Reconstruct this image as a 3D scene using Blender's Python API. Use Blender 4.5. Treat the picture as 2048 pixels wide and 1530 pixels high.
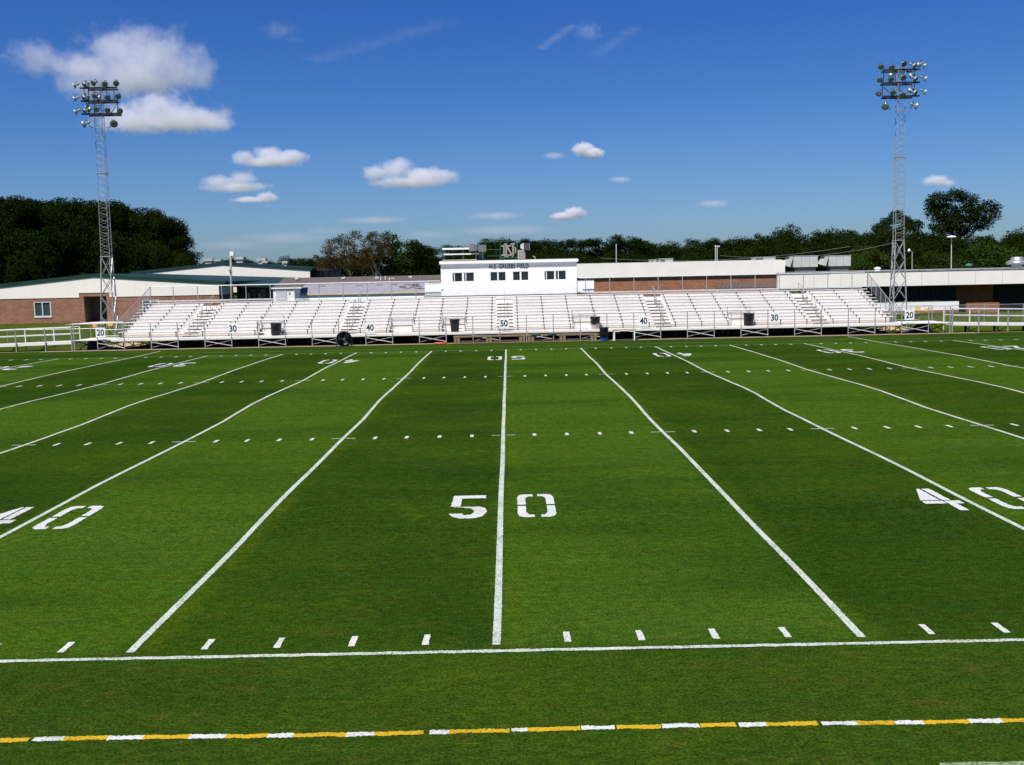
import bpy, math, random
from mathutils import Vector, Matrix, noise
R = math.radians
scn = bpy.context.scene
for o in list(bpy.data.objects): bpy.data.objects.remove(o)
col = scn.collection

# ------------------------------------------------------------------ camera
YAW, PITCH, ROLL, FOC = R(0.0739), R(6.2615), R(-1.1705), 1975.8
CAM = Vector((0.2453, -11.7688, 4.6019))
_f = Vector((math.sin(YAW)*math.cos(PITCH), math.cos(YAW)*math.cos(PITCH), -math.sin(PITCH)))
_r0 = Vector((math.cos(YAW), -math.sin(YAW), 0)); _u0 = _r0.cross(_f)
_r = math.cos(ROLL)*_r0 + math.sin(ROLL)*_u0; _u = -math.sin(ROLL)*_r0 + math.cos(ROLL)*_u0
cd = bpy.data.cameras.new('camera'); cam = bpy.data.objects.new('camera', cd); col.objects.link(cam)
cd.sensor_width = 36; cd.lens = 36*FOC/2048; cd.clip_start = .1; cd.clip_end = 60000
m = Matrix.Identity(4)
for i in range(3): m[i][0] = _r[i]; m[i][1] = _u[i]; m[i][2] = -_f[i]; m[i][3] = CAM[i]
cam.matrix_world = m; scn.camera = cam
def at(px, py, Y):                     # point of the vertical plane at distance Y seen at a photo pixel
    d = _f + _r*((px-1024)/FOC) + _u*((765-py)/FOC)
    t = (Y-CAM.y)/d.y
    return CAM + d*t

# ------------------------------------------------------------------ light
SUN_EL, SUN_AZ = R(58.5), R(211)         # azimuth clockwise from +Y
w = bpy.data.worlds.new("World"); scn.world = w; w.use_nodes = True
nt = w.node_tree; nt.nodes.clear()
sky = nt.nodes.new('ShaderNodeTexSky'); sky.sky_type = 'NISHITA'; sky.sun_disc = False
sky.sun_elevation = SUN_EL; sky.sun_rotation = SUN_AZ; sky.altitude = 100; sky.air_density = 1.0; sky.dust_density = .7; sky.ozone_density = 3.2
hs = nt.nodes.new('ShaderNodeHueSaturation'); hs.inputs['Saturation'].default_value = 1.25; hs.inputs['Hue'].default_value = .505
# the camera's rendering of blue: one contrast curve per channel
sp_w = nt.nodes.new('ShaderNodeSeparateColor'); cb_w = nt.nodes.new('ShaderNodeCombineColor')
SK = .085; EXPO = .40
def wmath(op, x, y=None):
    q = nt.nodes.new('ShaderNodeMath'); q.operation = op
    for j, v_ in enumerate((x, y)):
        if v_ is None: continue
        if isinstance(v_, (int, float)): q.inputs[j].default_value = v_
        else: nt.links.new(v_, q.inputs[j])
    return q.outputs[0]
for i, (k_, p_, c_) in enumerate(((1.40,1.5,2.2),(1.74,1.5,1.70),(1.14,1.0,0))):
    y_ = wmath('POWER', wmath('MULTIPLY', sp_w.outputs[i], SK), p_)
    v_ = wmath('DIVIDE', wmath('MULTIPLY', y_, k_/SK/2**EXPO), wmath('ADD', wmath('MULTIPLY', y_, c_), 1.0))
    nt.links.new(v_, cb_w.inputs[i])
bg = nt.nodes.new('ShaderNodeBackground'); bg.inputs['Strength'].default_value = .085
wo = nt.nodes.new('ShaderNodeOutputWorld')
nt.links.new(sky.outputs[0], hs.inputs['Color']); nt.links.new(hs.outputs[0], sp_w.inputs[0]); nt.links.new(cb_w.outputs[0], bg.inputs['Color']); nt.links.new(bg.outputs[0], wo.inputs['Surface'])
sd = bpy.data.lights.new('sun', 'SUN'); sd.energy = 5.0; sd.angle = R(.5); sd.color = (1, .95, .87)
so = bpy.data.objects.new('sun', sd); col.objects.link(so); so.location = (-10, -30, 40)
sdir = Vector((math.sin(SUN_AZ)*math.cos(SUN_EL), math.cos(SUN_AZ)*math.cos(SUN_EL), math.sin(SUN_EL)))
so.rotation_euler = sdir.to_track_quat('Z', 'Y').to_euler()
scn.view_settings.view_transform = 'Standard'; scn.view_settings.look = 'None'
scn.view_settings.exposure = EXPO; scn.view_settings.gamma = 1
scn.cycles.volume_bounces = 5; scn.cycles.volume_max_steps = 512; scn.cycles.max_bounces = 8
scn.cycles.transparent_max_bounces = 16

# ------------------------------------------------------------------ helpers
def tag(o, label=None, cat=None, group=None, kind=None):
    if label: o['label'] = label
    if cat: o['category'] = cat
    if group: o['group'] = group
    if kind: o['kind'] = kind
    return o
def link(name, data, parent=None, loc=None):
    o = bpy.data.objects.new(name, data); col.objects.link(o)
    if parent is not None: o.parent = parent
    if loc is not None: o.location = loc
    return o
def empty(name, loc, label=None, cat=None, group=None, kind=None, rz=0):
    o = link(name, None, None, loc); o.rotation_euler.z = rz; o.empty_display_size = .3
    return tag(o, label, cat, group, kind)
def copy_tree(o, parent=None):
    c = o.copy(); col.objects.link(c)
    if parent is not None:
        c.parent = parent; c.matrix_parent_inverse = o.matrix_parent_inverse.copy()
    for ch in list(o.children): copy_tree(ch, c)
    return c
class MB:
    def __init__(s): s.v = []; s.f = []
    def add(s, vs, fs):
        n = len(s.v); s.v += [tuple(p) for p in vs]; s.f += [tuple(i+n for i in f) for f in fs]
    def box(s, x0, x1, y0, y1, z0, z1):
        s.add([(x0,y0,z0),(x1,y0,z0),(x1,y1,z0),(x0,y1,z0),(x0,y0,z1),(x1,y0,z1),(x1,y1,z1),(x0,y1,z1)],
              [(0,3,2,1),(4,5,6,7),(0,1,5,4),(1,2,6,5),(2,3,7,6),(3,0,4,7)]); return s
    def bar(s, p, q, w, h=None):
        h = h or w; p = Vector(p); q = Vector(q); d = (q-p).normalized()
        up = Vector((0,0,1)) if abs(d.z) < .95 else Vector((0,1,0))
        a = d.cross(up).normalized()*w/2; b = a.cross(d).normalized()*h/2
        vs = [p-a-b, p+a-b, p+a+b, p-a+b, q-a-b, q+a-b, q+a+b, q-a+b]
        s.add(vs, [(0,1,2,3),(7,6,5,4),(0,4,5,1),(1,5,6,2),(2,6,7,3),(3,7,4,0)]); return s
    def tube(s, p, q, r, n=6, r2=None):
        p = Vector(p); q = Vector(q); d = (q-p).normalized(); r2 = r if r2 is None else r2
        up = Vector((0,0,1)) if abs(d.z) < .95 else Vector((0,1,0))
        a = d.cross(up).normalized(); b = a.cross(d)
        vs = []
        for c, rr in ((p, r), (q, r2)):
            for k in range(n):
                t = 2*math.pi*k/n; vs.append(c+a*math.cos(t)*rr+b*math.sin(t)*rr)
        fs = [(k, (k+1) % n, n+(k+1) % n, n+k) for k in range(n)]+[tuple(range(n))[::-1], tuple(range(n, 2*n))]
        s.add(vs, fs); return s
    def lathe(s, prof, n=20, M=None):        # prof (r, z) about z
        vs = []
        for r_, z in prof:
            for k in range(n):
                t = 2*math.pi*k/n; p = Vector((r_*math.cos(t), r_*math.sin(t), z)); vs.append(M@p if M else p)
        fs = [(i*n+k, i*n+(k+1) % n, (i+1)*n+(k+1) % n, (i+1)*n+k) for i in range(len(prof)-1) for k in range(n)]
        if prof[0][0] > 1e-4: fs.append(tuple(range(n))[::-1])
        if prof[-1][0] > 1e-4: fs.append(tuple((len(prof)-1)*n+k for k in range(n)))
        s.add(vs, fs); return s
    def prism(s, poly, off):                 # polygon of 3d points extruded along off
        n = len(poly); off = Vector(off)
        s.add([Vector(p) for p in poly]+[Vector(p)+off for p in poly],
              [tuple(range(n)), tuple(range(2*n-1, n-1, -1))]+[(i, n+i, n+(i+1) % n, (i+1) % n) for i in range(n)]); return s
    def build(s, name, mat, parent=None, loc=None, smooth=False, bevel=0, world=True):
        o0 = Vector((0,0,0))
        if world and parent is not None:
            p = parent
            while p is not None: o0 += Vector(p.location); p = p.parent
        if loc is not None and world: o0 += Vector(loc)
        me = bpy.data.meshes.new(name); me.from_pydata([tuple(Vector(v)-o0) for v in s.v], [], s.f); me.update()
        me.materials.append(mat)
        if smooth:
            for p in me.polygons: p.use_smooth = True
        import bmesh
        bm = bmesh.new(); bm.from_mesh(me); bmesh.ops.recalc_face_normals(bm, faces=bm.faces); bm.to_mesh(me); bm.free()
        o = link(name, me, parent, loc)
        if bevel:
            b = o.modifiers.new('bevel', 'BEVEL'); b.width = bevel; b.segments = 2; b.limit_method = 'ANGLE'
        return o

# ------------------------------------------------------------------ materials
def mat(name, rgb, rough=.6, metal=0, spec=.3, var=0, scale=3.0, rgb2=None, bump=0, bscale=40, detail=4, stretch=None, lo=.35, hi=.65):
    m = bpy.data.materials.new(name); m.use_nodes = True; n = m.node_tree; b = n.nodes['Principled BSDF']
    b.inputs['Base Color'].default_value = (*rgb, 1); b.inputs['Roughness'].default_value = rough
    b.inputs['Metallic'].default_value = metal; b.inputs['Specular IOR Level'].default_value = spec
    tc = n.nodes.new('ShaderNodeTexCoord'); src = tc.outputs['Object']
    if stretch:
        mp = n.nodes.new('ShaderNodeMapping'); mp.inputs['Scale'].default_value = stretch
        n.links.new(src, mp.inputs[0]); src = mp.outputs[0]
    if var or rgb2:
        nz = n.nodes.new('ShaderNodeTexNoise'); nz.inputs['Scale'].default_value = scale; nz.inputs['Detail'].default_value = detail
        n.links.new(src, nz.inputs['Vector'])
        rp = n.nodes.new('ShaderNodeValToRGB'); rp.color_ramp.elements[0].position = lo; rp.color_ramp.elements[1].position = hi
        c2 = rgb2 or tuple(min(1, c*(1+var)) for c in rgb); c1 = rgb if rgb2 else tuple(c*(1-var) for c in rgb)
        rp.color_ramp.elements[0].color = (*c1, 1); rp.color_ramp.elements[1].color = (*c2, 1)
        n.links.new(nz.outputs[0], rp.inputs[0]); n.links.new(rp.outputs[0], b.inputs['Base Color'])
    if bump:
        n2 = n.nodes.new('ShaderNodeTexNoise'); n2.inputs['Scale'].default_value = bscale; n2.inputs['Detail'].default_value = 3
        n.links.new(src, n2.inputs['Vector'])
        bp = n.nodes.new('ShaderNodeBump'); bp.inputs['Strength'].default_value = bump; bp.inputs['Distance'].default_value = .05
        n.links.new(n2.outputs[0], bp.inputs['Height']); n.links.new(bp.outputs[0], b.inputs['Normal'])
    return m
def brick_mat(name, c1, c2, mortar):
    m = bpy.data.materials.new(name); m.use_nodes = True; n = m.node_tree; b = n.nodes['Principled BSDF']; b.inputs['Roughness'].default_value = .85
    tc = n.nodes.new('ShaderNodeTexCoord'); mp = n.nodes.new('ShaderNodeMapping'); mp.inputs['Rotation'].default_value = (R(90), 0, 0)
    br = n.nodes.new('ShaderNodeTexBrick'); br.inputs['Scale'].default_value = 1; br.inputs['Brick Width'].default_value = .4; br.inputs['Row Height'].default_value = .15
    br.inputs['Mortar Size'].default_value = .012; br.inputs['Color1'].default_value = (*c1, 1); br.inputs['Color2'].default_value = (*c2, 1); br.inputs['Mortar'].default_value = (*mortar, 1)
    nz = n.nodes.new('ShaderNodeTexNoise'); nz.inputs['Scale'].default_value = .9; nz.inputs['Detail'].default_value = 5
    mx = n.nodes.new('ShaderNodeMix'); mx.data_type = 'RGBA'; mx.blend_type = 'MULTIPLY'; mx.inputs[0].default_value = .6
    rp = n.nodes.new('ShaderNodeValToRGB'); rp.color_ramp.elements[0].position = .3; rp.color_ramp.elements[0].color = (.62, .58, .55, 1); rp.color_ramp.elements[1].position = .7
    n.links.new(tc.outputs['Object'], mp.inputs[0]); n.links.new(mp.outputs[0], br.inputs['Vector']); n.links.new(tc.outputs['Object'], nz.inputs['Vector'])
    n.links.new(nz.outputs[0], rp.inputs[0]); n.links.new(br.outputs[0], mx.inputs[6]); n.links.new(rp.outputs[0], mx.inputs[7]); n.links.new(mx.outputs[2], b.inputs['Base Color'])
    return m
M = {}
M['alu'] = mat('bleacher_aluminium', (.715,.685,.645), .42, .0, .5, var=.09, scale=1.2, stretch=(.25,3,9), detail=6)
M['galv'] = mat('galvanised_steel', (.36,.36,.37), .45, .35, .5, var=.15, scale=6)
M['galvd'] = mat('weathered_steel', (.30,.29,.28), .6, .2, .4, var=.3, scale=3)
M['rail'] = mat('pale_rail_pipe', (.62,.62,.62), .4, .2, .5, var=.08, scale=5)
M['dark'] = mat('dark_steel', (.03,.027,.027), .6, .2, .3, var=.3, scale=5)
M['bracket'] = mat('bracket_steel', (.085,.08,.08), .8, 0, 0)
M['white'] = mat('white_paint', (.80,.80,.79), .55, 0, .3, var=.03, scale=1.5, detail=6)
M['cream'] = mat('cream_metal_siding', (.78,.74,.66), .5, 0, .4, var=.03, scale=.8, stretch=(6,1,.4))
M['fascia'] = mat('off_white_fascia', (.80,.76,.70), .5, 0, .3, var=.035, scale=.6, detail=6)
M['green_roof'] = mat('green_metal_roof', (.007,.036,.026), .5, .1, .4, var=.15, scale=.5)
M['brick'] = brick_mat('tan_red_brick', (.30,.135,.075), (.21,.085,.05), (.33,.22,.15))
M['brick2'] = brick_mat('orange_brick', (.36,.14,.06), (.26,.09,.045), (.33,.22,.15))
M['shingle'] = mat('brown_shingles', (.10,.078,.072), .9, var=.2, scale=4)
M['lav'] = mat('weathered_grey_roof', (.25,.245,.27), .6, var=.08, scale=1.5)
M['tan_trim'] = mat('peeling_tan_trim', (.55,.38,.24), .8, rgb2=(.62,.5,.4), scale=2)
M['tan_roof'] = mat('ribbed_tan_roof', (.11,.08,.06), .6, var=.1, scale=2)
M['glass'] = mat('dark_glass', (.02,.025,.028), .12, 0, .6)
M['dimglass'] = mat('dusty_dark_glass', (.012,.012,.014), .5, 0, .15)
M['glassg'] = mat('greenish_glass', (.035,.055,.055), .15, 0, .6)
M['black'] = mat('black_plastic', (.012,.012,.013), .35, 0, .5, bump=.4, bscale=9)
M['bag'] = mat('black_bin_bag', (.006,.006,.007), .38, 0, .35, bump=.8, bscale=14)
M['binbody'] = mat('charcoal_bin', (.014,.014,.017), .55, 0, .3)
M['beige'] = mat('beige_bin', (.42,.36,.33), .6)
M['blue'] = mat('blue_plastic', (.01,.09,.42), .4)
M['ink'] = mat('black_lettering', (.03,.035,.035), .6)
M['sign'] = mat('sign_white', (.82,.82,.80), .5)
M['lamphouse'] = mat('lamp_housing_grey', (.30,.30,.29), .6, .2, .3)
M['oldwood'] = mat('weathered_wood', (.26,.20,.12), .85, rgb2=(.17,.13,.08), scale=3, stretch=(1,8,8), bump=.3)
M['ply'] = mat('pale_plywood', (.55,.42,.24), .7, rgb2=(.45,.33,.18), scale=2, stretch=(1,6,6))
M['green_paint'] = mat('dark_green_paint', (.012,.05,.035), .5)
M['green_pipe'] = mat('green_pipe', (.03,.12,.08), .5)
M['grey_letter'] = mat('grey_metal_letter', (.27,.27,.26), .6, rgb2=(.36,.33,.25), scale=3)
M['horn'] = mat('speaker_shell', (.62,.62,.62), .5)
M['grille'] = mat('speaker_grille', (.16,.15,.15), .8)
M['amp'] = mat('speaker_cabinet_cloth', (.33,.29,.28), .9, var=.1, scale=20)
M['reflector'] = mat('lamp_reflector', (.34,.38,.36), .42, .5, .4)
M['lens'] = mat('lamp_lens_glass', (.13,.165,.15), .2, .4, .6)
M['hvac'] = mat('hvac_grey', (.42,.43,.40), .6, var=.08, scale=1)
M['hvacd'] = mat('hvac_dark', (.10,.10,.10), .7)
M['silver'] = mat('spun_aluminium', (.50,.50,.50), .35, .7)
M['yellow'] = mat('safety_yellow', (.72,.36,.02), .6)
M['orange'] = mat('orange_hose_plastic', (.70,.10,.02), .5)
M['dirt'] = mat('dry_dirt', (.30,.19,.12), .95, rgb2=(.42,.31,.2), scale=1.5, bump=.6, bscale=6)
M['conc'] = mat('dusty_concrete', (.27,.20,.15), .95, spec=0, rgb2=(.22,.15,.11), scale=1.1, detail=8)
M['pave'] = mat('pale_concrete', (.50,.43,.36), .9, var=.1, scale=1)
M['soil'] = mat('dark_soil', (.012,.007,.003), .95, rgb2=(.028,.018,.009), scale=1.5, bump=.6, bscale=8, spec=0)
M['post'] = mat('treated_pole_wood', (.26,.25,.21), .9, var=.15, scale=3)
M['bark'] = mat('tree_bark', (.09,.065,.05), .95, var=.3, scale=3)
M['palebark'] = mat('pale_bare_bark', (.34,.28,.22), .9, var=.2, scale=3)
M['tan_post'] = mat('tan_post', (.42,.36,.28), .8)

# ------------------------------------------------------------------ field shape: gentle crown
NY = [-14,0,5,10,16.26,20,22,24,26,28,32.5,38,43,48.77,56]
NZ = [0,0,.005,.041,.017,.017,.061,.106,.102,.068,.017,.055,.039,0,0]
def crown(y):
    if y <= NY[0] or y >= NY[-1]: return 0.0
    for i in range(len(NY)-1):
        if y <= NY[i+1]:
            t = (y-NY[i])/(NY[i+1]-NY[i]); a = t*t*(3-2*t)*.3+t*.7
            return NZ[i]*(1-a)+NZ[i+1]*a
YD = 4.572; FW = 48.77

# turf material: mowing bands every five yards, plus worn and yellowed patches
def turf_mat():
    m = bpy.data.materials.new('mown_turf'); m.use_nodes = True; n = m.node_tree; L = n.links.new
    b = n.nodes['Principled BSDF']; b.inputs['Roughness'].default_value = 1; b.inputs['Specular IOR Level'].default_value = .0
    N = lambda t: n.nodes.new(t)
    tc = N('ShaderNodeTexCoord'); sp = N('ShaderNodeSeparateXYZ'); L(tc.outputs['Object'], sp.inputs[0])
    def math_(op, a, c=None, d=None, clamp=False):
        q = N('ShaderNodeMath'); q.operation = op; q.use_clamp = clamp
        for i, x in enumerate((a, c, d)):
            if x is None: continue
            if isinstance(x, (int, float)): q.inputs[i].default_value = x
            else: L(x, q.inputs[i])
        return q.outputs[0]
    def noise_(scale, detail=4, rough=.55, stretch=None, off=0):
        mp = N('ShaderNodeMapping'); mp.inputs['Location'].default_value = (off, off*.7, 0)
        if stretch: mp.inputs['Scale'].default_value = stretch
        L(tc.outputs['Object'], mp.inputs[0])
        q = N('ShaderNodeTexNoise'); q.inputs['Scale'].default_value = scale; q.inputs['Detail'].default_value = detail; q.inputs['Roughness'].default_value = rough
        L(mp.outputs[0], q.inputs['Vector']); return q.outputs[0]
    def ramp(x, a, c, ca=(0,0,0), cb=(1,1,1)):
        q = N('ShaderNodeValToRGB'); e = q.color_ramp.elements; e[0].position = a; e[1].position = c; e[0].color = (*ca, 1); e[1].color = (*cb, 1)
        L(x, q.inputs[0]); return q.outputs[0]
    def mix(f, a, c, mode='MIX'):
        q = N('ShaderNodeMix'); q.data_type = 'RGBA'; q.blend_type = mode
        if isinstance(f, (int, float)): q.inputs[0].default_value = f
        else: L(f, q.inputs[0])
        for i, x in ((6, a), (7, c)):
            if isinstance(x, tuple): q.inputs[i].default_value = (*x, 1)
            else: L(x, q.inputs[i])
        return q.outputs[2]
    wob = math_('MULTIPLY', math_('SUBTRACT', noise_(.5, 5, .65), .5), .8)
    xs = math_('ADD', sp.outputs[0], wob)
    # triangle-ish wave, 1 on the light bands (0..5 yd), 0 on the dark ones
    sw = math_('SINE', math_('MULTIPLY', xs, math.pi/YD))
    band = math_('MULTIPLY_ADD', sw, 3.6, .5, clamp=True)
    # only between the sidelines
    iny = math_('MULTIPLY', math_('MULTIPLY_ADD', sp.outputs[1], 3.0, .3, clamp=True), math_('MULTIPLY_ADD', math_('SUBTRACT', FW, sp.outputs[1]), 3.0, .3, clamp=True))
    band = math_('MULTIPLY_ADD', math_('SUBTRACT', band, .30), iny, .30)
    dark = (.0134,.0345,.0046); light = (.0330,.0755,.0080)
    c = mix(band, dark, light)
    big = ramp(noise_(.16, 6, .6, (1,1.6,1)), .33, .68)
    c = mix(math_('MULTIPLY', big, .65), c, (.033,.072,.0035))
    drk = ramp(noise_(.22, 5, .6, (.8,2.2,1), 13), .52, .78)
    c = mix(math_('MULTIPLY', drk, .5), c, (.0085,.028,.002))
    # streaks across the mowing direction
    st = noise_(1.0, 5, .6, (.18,2.4,1), 5)
    c = mix(.45, c, ramp(st, .3, .7, (.80,.80,.80), (1.2,1.2,1.15)), 'MULTIPLY')
    # brown worn specks
    br = ramp(noise_(1.3, 8, .78, (1,1.3,1), 31), .54, .74)
    out_ = math_('MULTIPLY_ADD', sp.outputs[1], -1.2, .2, clamp=True)
    c = mix(math_('MULTIPLY', out_, .30), c, (.024,.038,.006))
    c = mix(math_('MULTIPLY', br, math_('MULTIPLY_ADD', out_, .25, .5)), c, (.060,.052,.012))
    yel = ramp(noise_(.5, 6, .7, (1,1.5,1), 57), .58, .75)
    c = mix(math_('MULTIPLY', yel, .6), c, (.055,.085,.005))
    # yellowing beside the painted yard lines
    fr = math_('ABSOLUTE', math_('SUBTRACT', math_('FRACT', math_('ADD', math_('DIVIDE', sp.outputs[0], YD), .46)), .5))
    nearl = math_('MULTIPLY', math_('MULTIPLY_ADD', fr, -18.0, 1.0, clamp=True), iny)
    c = mix(math_('MULTIPLY', math_('MULTIPLY', nearl, .5), ramp(noise_(.6, 4, .6, None, 77), .35, .6)), c, (.050,.078,.004))
    mot = noise_(2.4, 6, .7, (.8,1.3,1), 91)
    c = mix(math_('MULTIPLY', ramp(mot, .48, .72), .45), c, mix(.5, c, (.050,.048,.008)))
    c = mix(math_('MULTIPLY', ramp(noise_(1.7, 5, .65, (.8,1.2,1), 120), .5, .72), .55), c, mix(.6, c, (.008,.050,.008)))
    blot = ramp(noise_(.09, 3, .5, (.6,1.9,1), 140), .50, .62)
    c = mix(math_('MULTIPLY', blot, .55), c, (.011,.034,.004))
    # blades
    fine = noise_(30, 4, .8)
    c = mix(.85, c, ramp(fine, .38, .64, (.30,.36,.28), (1.95,1.85,1.8)), 'MULTIPLY')
    fine2 = noise_(7, 5, .75, (.8,1.3,1), 3)
    c = mix(.7, c, ramp(fine2, .34, .66, (.50,.56,.48), (1.6,1.5,1.5)), 'MULTIPLY')
    L(c, b.inputs['Base Color'])
    bp = N('ShaderNodeBump'); bp.inputs['Strength'].default_value = .6; bp.inputs['Distance'].default_value = .03; L(fine, bp.inputs['Height']); L(bp.outputs[0], b.inputs['Normal'])
    return m
def paint_mat(name, rgb, green=(.05,.13,.02), cover=.5, soft=.12):
    # chalky marking paint with grass blades showing through
    m = bpy.data.materials.new(name); m.use_nodes = True; n = m.node_tree; L = n.links.new; b = n.nodes['Principled BSDF']; b.inputs['Roughness'].default_value = .9; b.inputs['Specular IOR Level'].default_value = .1
    tc = n.nodes.new('ShaderNodeTexCoord'); nz = n.nodes.new('ShaderNodeTexNoise'); nz.inputs['Scale'].default_value = 34; nz.inputs['Detail'].default_value = 4; nz.inputs['Roughness'].default_value = .7
    rp = n.nodes.new('ShaderNodeValToRGB'); e = rp.color_ramp.elements; e[0].position = cover-soft; e[1].position = cover+soft; e[0].color = (*green, 1); e[1].color = (*rgb, 1)
    n2 = n.nodes.new('ShaderNodeTexNoise'); n2.inputs['Scale'].default_value = 1.1; n2.inputs['Detail'].default_value = 5
    ad = n.nodes.new('ShaderNodeMath'); ad.operation = 'MULTIPLY_ADD'; ad.inputs[1].default_value = .30; 
    L(tc.outputs['Object'], nz.inputs[0]); L(tc.outputs['Object'], n2.inputs[0]); L(n2.outputs[0], ad.inputs[0]); L(nz.outputs[0], ad.inputs[2]); L(ad.outputs[0], rp.inputs[0]); L(rp.outputs[0], b.inputs['Base Color'])
    return m
M['turf'] = turf_mat()
M['line'] = paint_mat('white_line_paint', (.46,.50,.46), (.06,.12,.03), cover=.585, soft=.13)
M['num'] = paint_mat('white_number_paint', (.52,.53,.54), (.10,.16,.06), cover=.555, soft=.13)
M['hash'] = paint_mat('chalky_hash_paint', (.52,.53,.52), (.08,.14,.04), cover=.56, soft=.13)
M['thin'] = paint_mat('worn_line_paint', (.24,.30,.18), (.04,.09,.015), cover=.62)
M['ylw'] = paint_mat('yellow_line_paint', (.47,.30,.016), (.05,.07,.006), cover=.52, soft=.16)
M['lawn'] = mat('rough_lawn', (.028,.060,.005), .95, rgb2=(.065,.085,.009), scale=.35, bump=.5, bscale=12, detail=8, spec=0)

# ------------------------------------------------------------------ ground
g = MB(); g.add([(-6000,-400,-.03),(6000,-400,-.03),(6000,9000,-.03),(-6000,9000,-.03)], [(0,1,2,3)])
tag(g.build('ground', M['lawn']), 'rough green lawn around the field and buildings', kind='structure')
t = MB(); xs = [-75+3*i for i in range(51)]; ys = [-14+.5*i for i in range(138)]
t.add([(x, y, crown(y)) for y in ys for x in xs], [(j*51+i, j*51+i+1, (j+1)*51+i+1, (j+1)*51+i) for j in range(137) for i in range(50)])
tag(t.build('football_field', M['turf'], smooth=True), 'mown green football turf with light and dark bands', kind='structure')
s = MB(); s.add([(-75,54.5,.006),(75,54.5,.006),(75,70.5,.006),(-75,70.5,.006)], [(0,1,2,3)])
s = MB()
rng = random.Random(4)
xx = [-31.5+.5*i for i in range(128)]
s.add([(x, 54.75+.14*noise.noise((x*.9,1,2)), .010) for x in xx]+[(x, 55.75, .010) for x in xx], [(i, i+1, 128+i+1, 128+i) for i in range(127)])
s.add([(-75,55.15,.010),(-31.5,55.15,.010),(-31.5,55.5,.010),(-75,55.5,.010)], [(0,1,2,3)])
s.add([(32,55.15,.010),(75,55.15,.010),(75,55.5,.010),(32,55.5,.010)], [(0,1,2,3)])
tag(s.build('concrete_edging', M['conc']), 'dusty tan concrete strip along the foot of the grandstand', kind='structure')
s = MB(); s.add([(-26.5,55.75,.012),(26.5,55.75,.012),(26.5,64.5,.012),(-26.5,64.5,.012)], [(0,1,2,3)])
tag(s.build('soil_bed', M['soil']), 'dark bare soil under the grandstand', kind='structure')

# ------------------------------------------------------------------ painted marks
def strip(mb, x0, x1, y0, y1, dz=.006, jit=.006, step=.25, seed=0):
    """a painted strip draped on the crown, its edges slightly ragged"""
    if (y1-y0) >= (x1-x0):
        n = max(1, int((y1-y0)/step)); a = [y0+(y1-y0)*i/n for i in range(n+1)]
        vs = []
        for y in a:
            w1 = jit*(noise.noise((x0*3.1+seed, y*5, 0))+noise.noise((x0, y*37, 2))); w2 = jit*(noise.noise((x1*3.1+seed, y*5, 9))+noise.noise((x1, y*37, 4)))
            vs += [(x0+w1, y, crown(y)+dz), (x1+w2, y, crown(y)+dz)]
    else:
        n = max(1, int((x1-x0)/step)); a = [x0+(x1-x0)*i/n for i in range(n+1)]
        vs = []
        for x in a:
            w1 = jit*(noise.noise((x*5, y0*3.1+seed, 0))+noise.noise((x*37, y0, 2))); w2 = jit*(noise.noise((x*5, y1*3.1+seed, 9))+noise.noise((x*37, y1, 4)))
            vs += [(x, y1+w2, crown(y1)+dz), (x, y0+w1, crown(y0)+dz)]
    mb.add(vs, [(2*i, 2*i+1, 2*i+3, 2*i+2) for i in range(n)])
ln = MB(); side = MB(); thin = MB(); crs = MB(); hs_ = MB()
for k in range(-10, 11):
    x = k*YD; wob = .05
    n = 1500; vs = []
    for i in range(n+1):
        y = .14+(FW-.14-.10)*i/n
        d = .035*noise.noise((k*7.3, y*.22, 3)) if k else .02*noise.noise((2, y*.2, 0))
        j1 = .006*noise.noise((k, y*6, 1))+.014*noise.noise((k, y*33, 3)); j2 = .006*noise.noise((k, y*6, 8))+.014*noise.noise((k, y*33, 5)); hw = .052
        vs += [(x-hw+d+j1, y, crown(y)+.006), (x+hw+d+j2, y, crown(y)+.006)]
    ln.add(vs, [(2*i, 2*i+1, 2*i+3, 2*i+2) for i in range(n)])
    for yy in (16.18, 32.6):               # cross of each hash
        strip(crs, x-.34, x-.075, yy-.035, yy+.035, .008, .004, .1); strip(crs, x+.075, x+.34, yy-.035, yy+.035, .008, .004, .1)
    for q in range(1, 5):
        xq = x+q*.9144
        dx = .02*math.sin(xq*5.3)
        strip(hs_, xq-.041+dx, xq+.041+dx, .19, .54, .006, .009, .035, q)
        strip(hs_, xq-.05+dx, xq+.05+dx, 15.98, 16.38, .006, .012, .06, q)
        strip(hs_, xq-.05+dx, xq+.05+dx, 32.3, 32.85, .006, .012, .06, q)
        strip(hs_, xq-.055+dx, xq+.055+dx, 48.05, 48.55, .006, .012, .06, q)
for sx in (-1, 1):
    x = sx*5*YD; strip(ln, x-.05, x+.05, FW+.06, 54.2 if sx > 0 else 53.4, .006)
tag(ln.build('yard_lines', M['line']), 'white painted yard lines running across the field', kind='structure')
strip(side, -50, 50, -.105, -.02, .007, .017, .02)
strip(thin, 4.15, 60, -3.11, -3.04, .006, .01, .3)
tag(side.build('near_sideline', M['line']), 'white painted sideline nearest the viewer', kind='structure')
strip(thin, -50, 50, FW-.05, FW+.04, .009, .01, .5); strip(thin, -20, 30, 51.1, 51.17, .006, .01, .5)
strip(thin, 30, 50, 51.1, 51.17, .006, .01, .5)
tag(thin.build('far_sideline', M['thin']), 'thin worn far sideline and hash crosses', kind='structure')
tag(crs.build('hash_crosses', M['line']), 'thin white cross bars where hash rows meet the yard lines', kind='structure')
tag(hs_.build('hash_marks', M['hash']), 'short white one yard hash marks', kind='structure')
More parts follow.
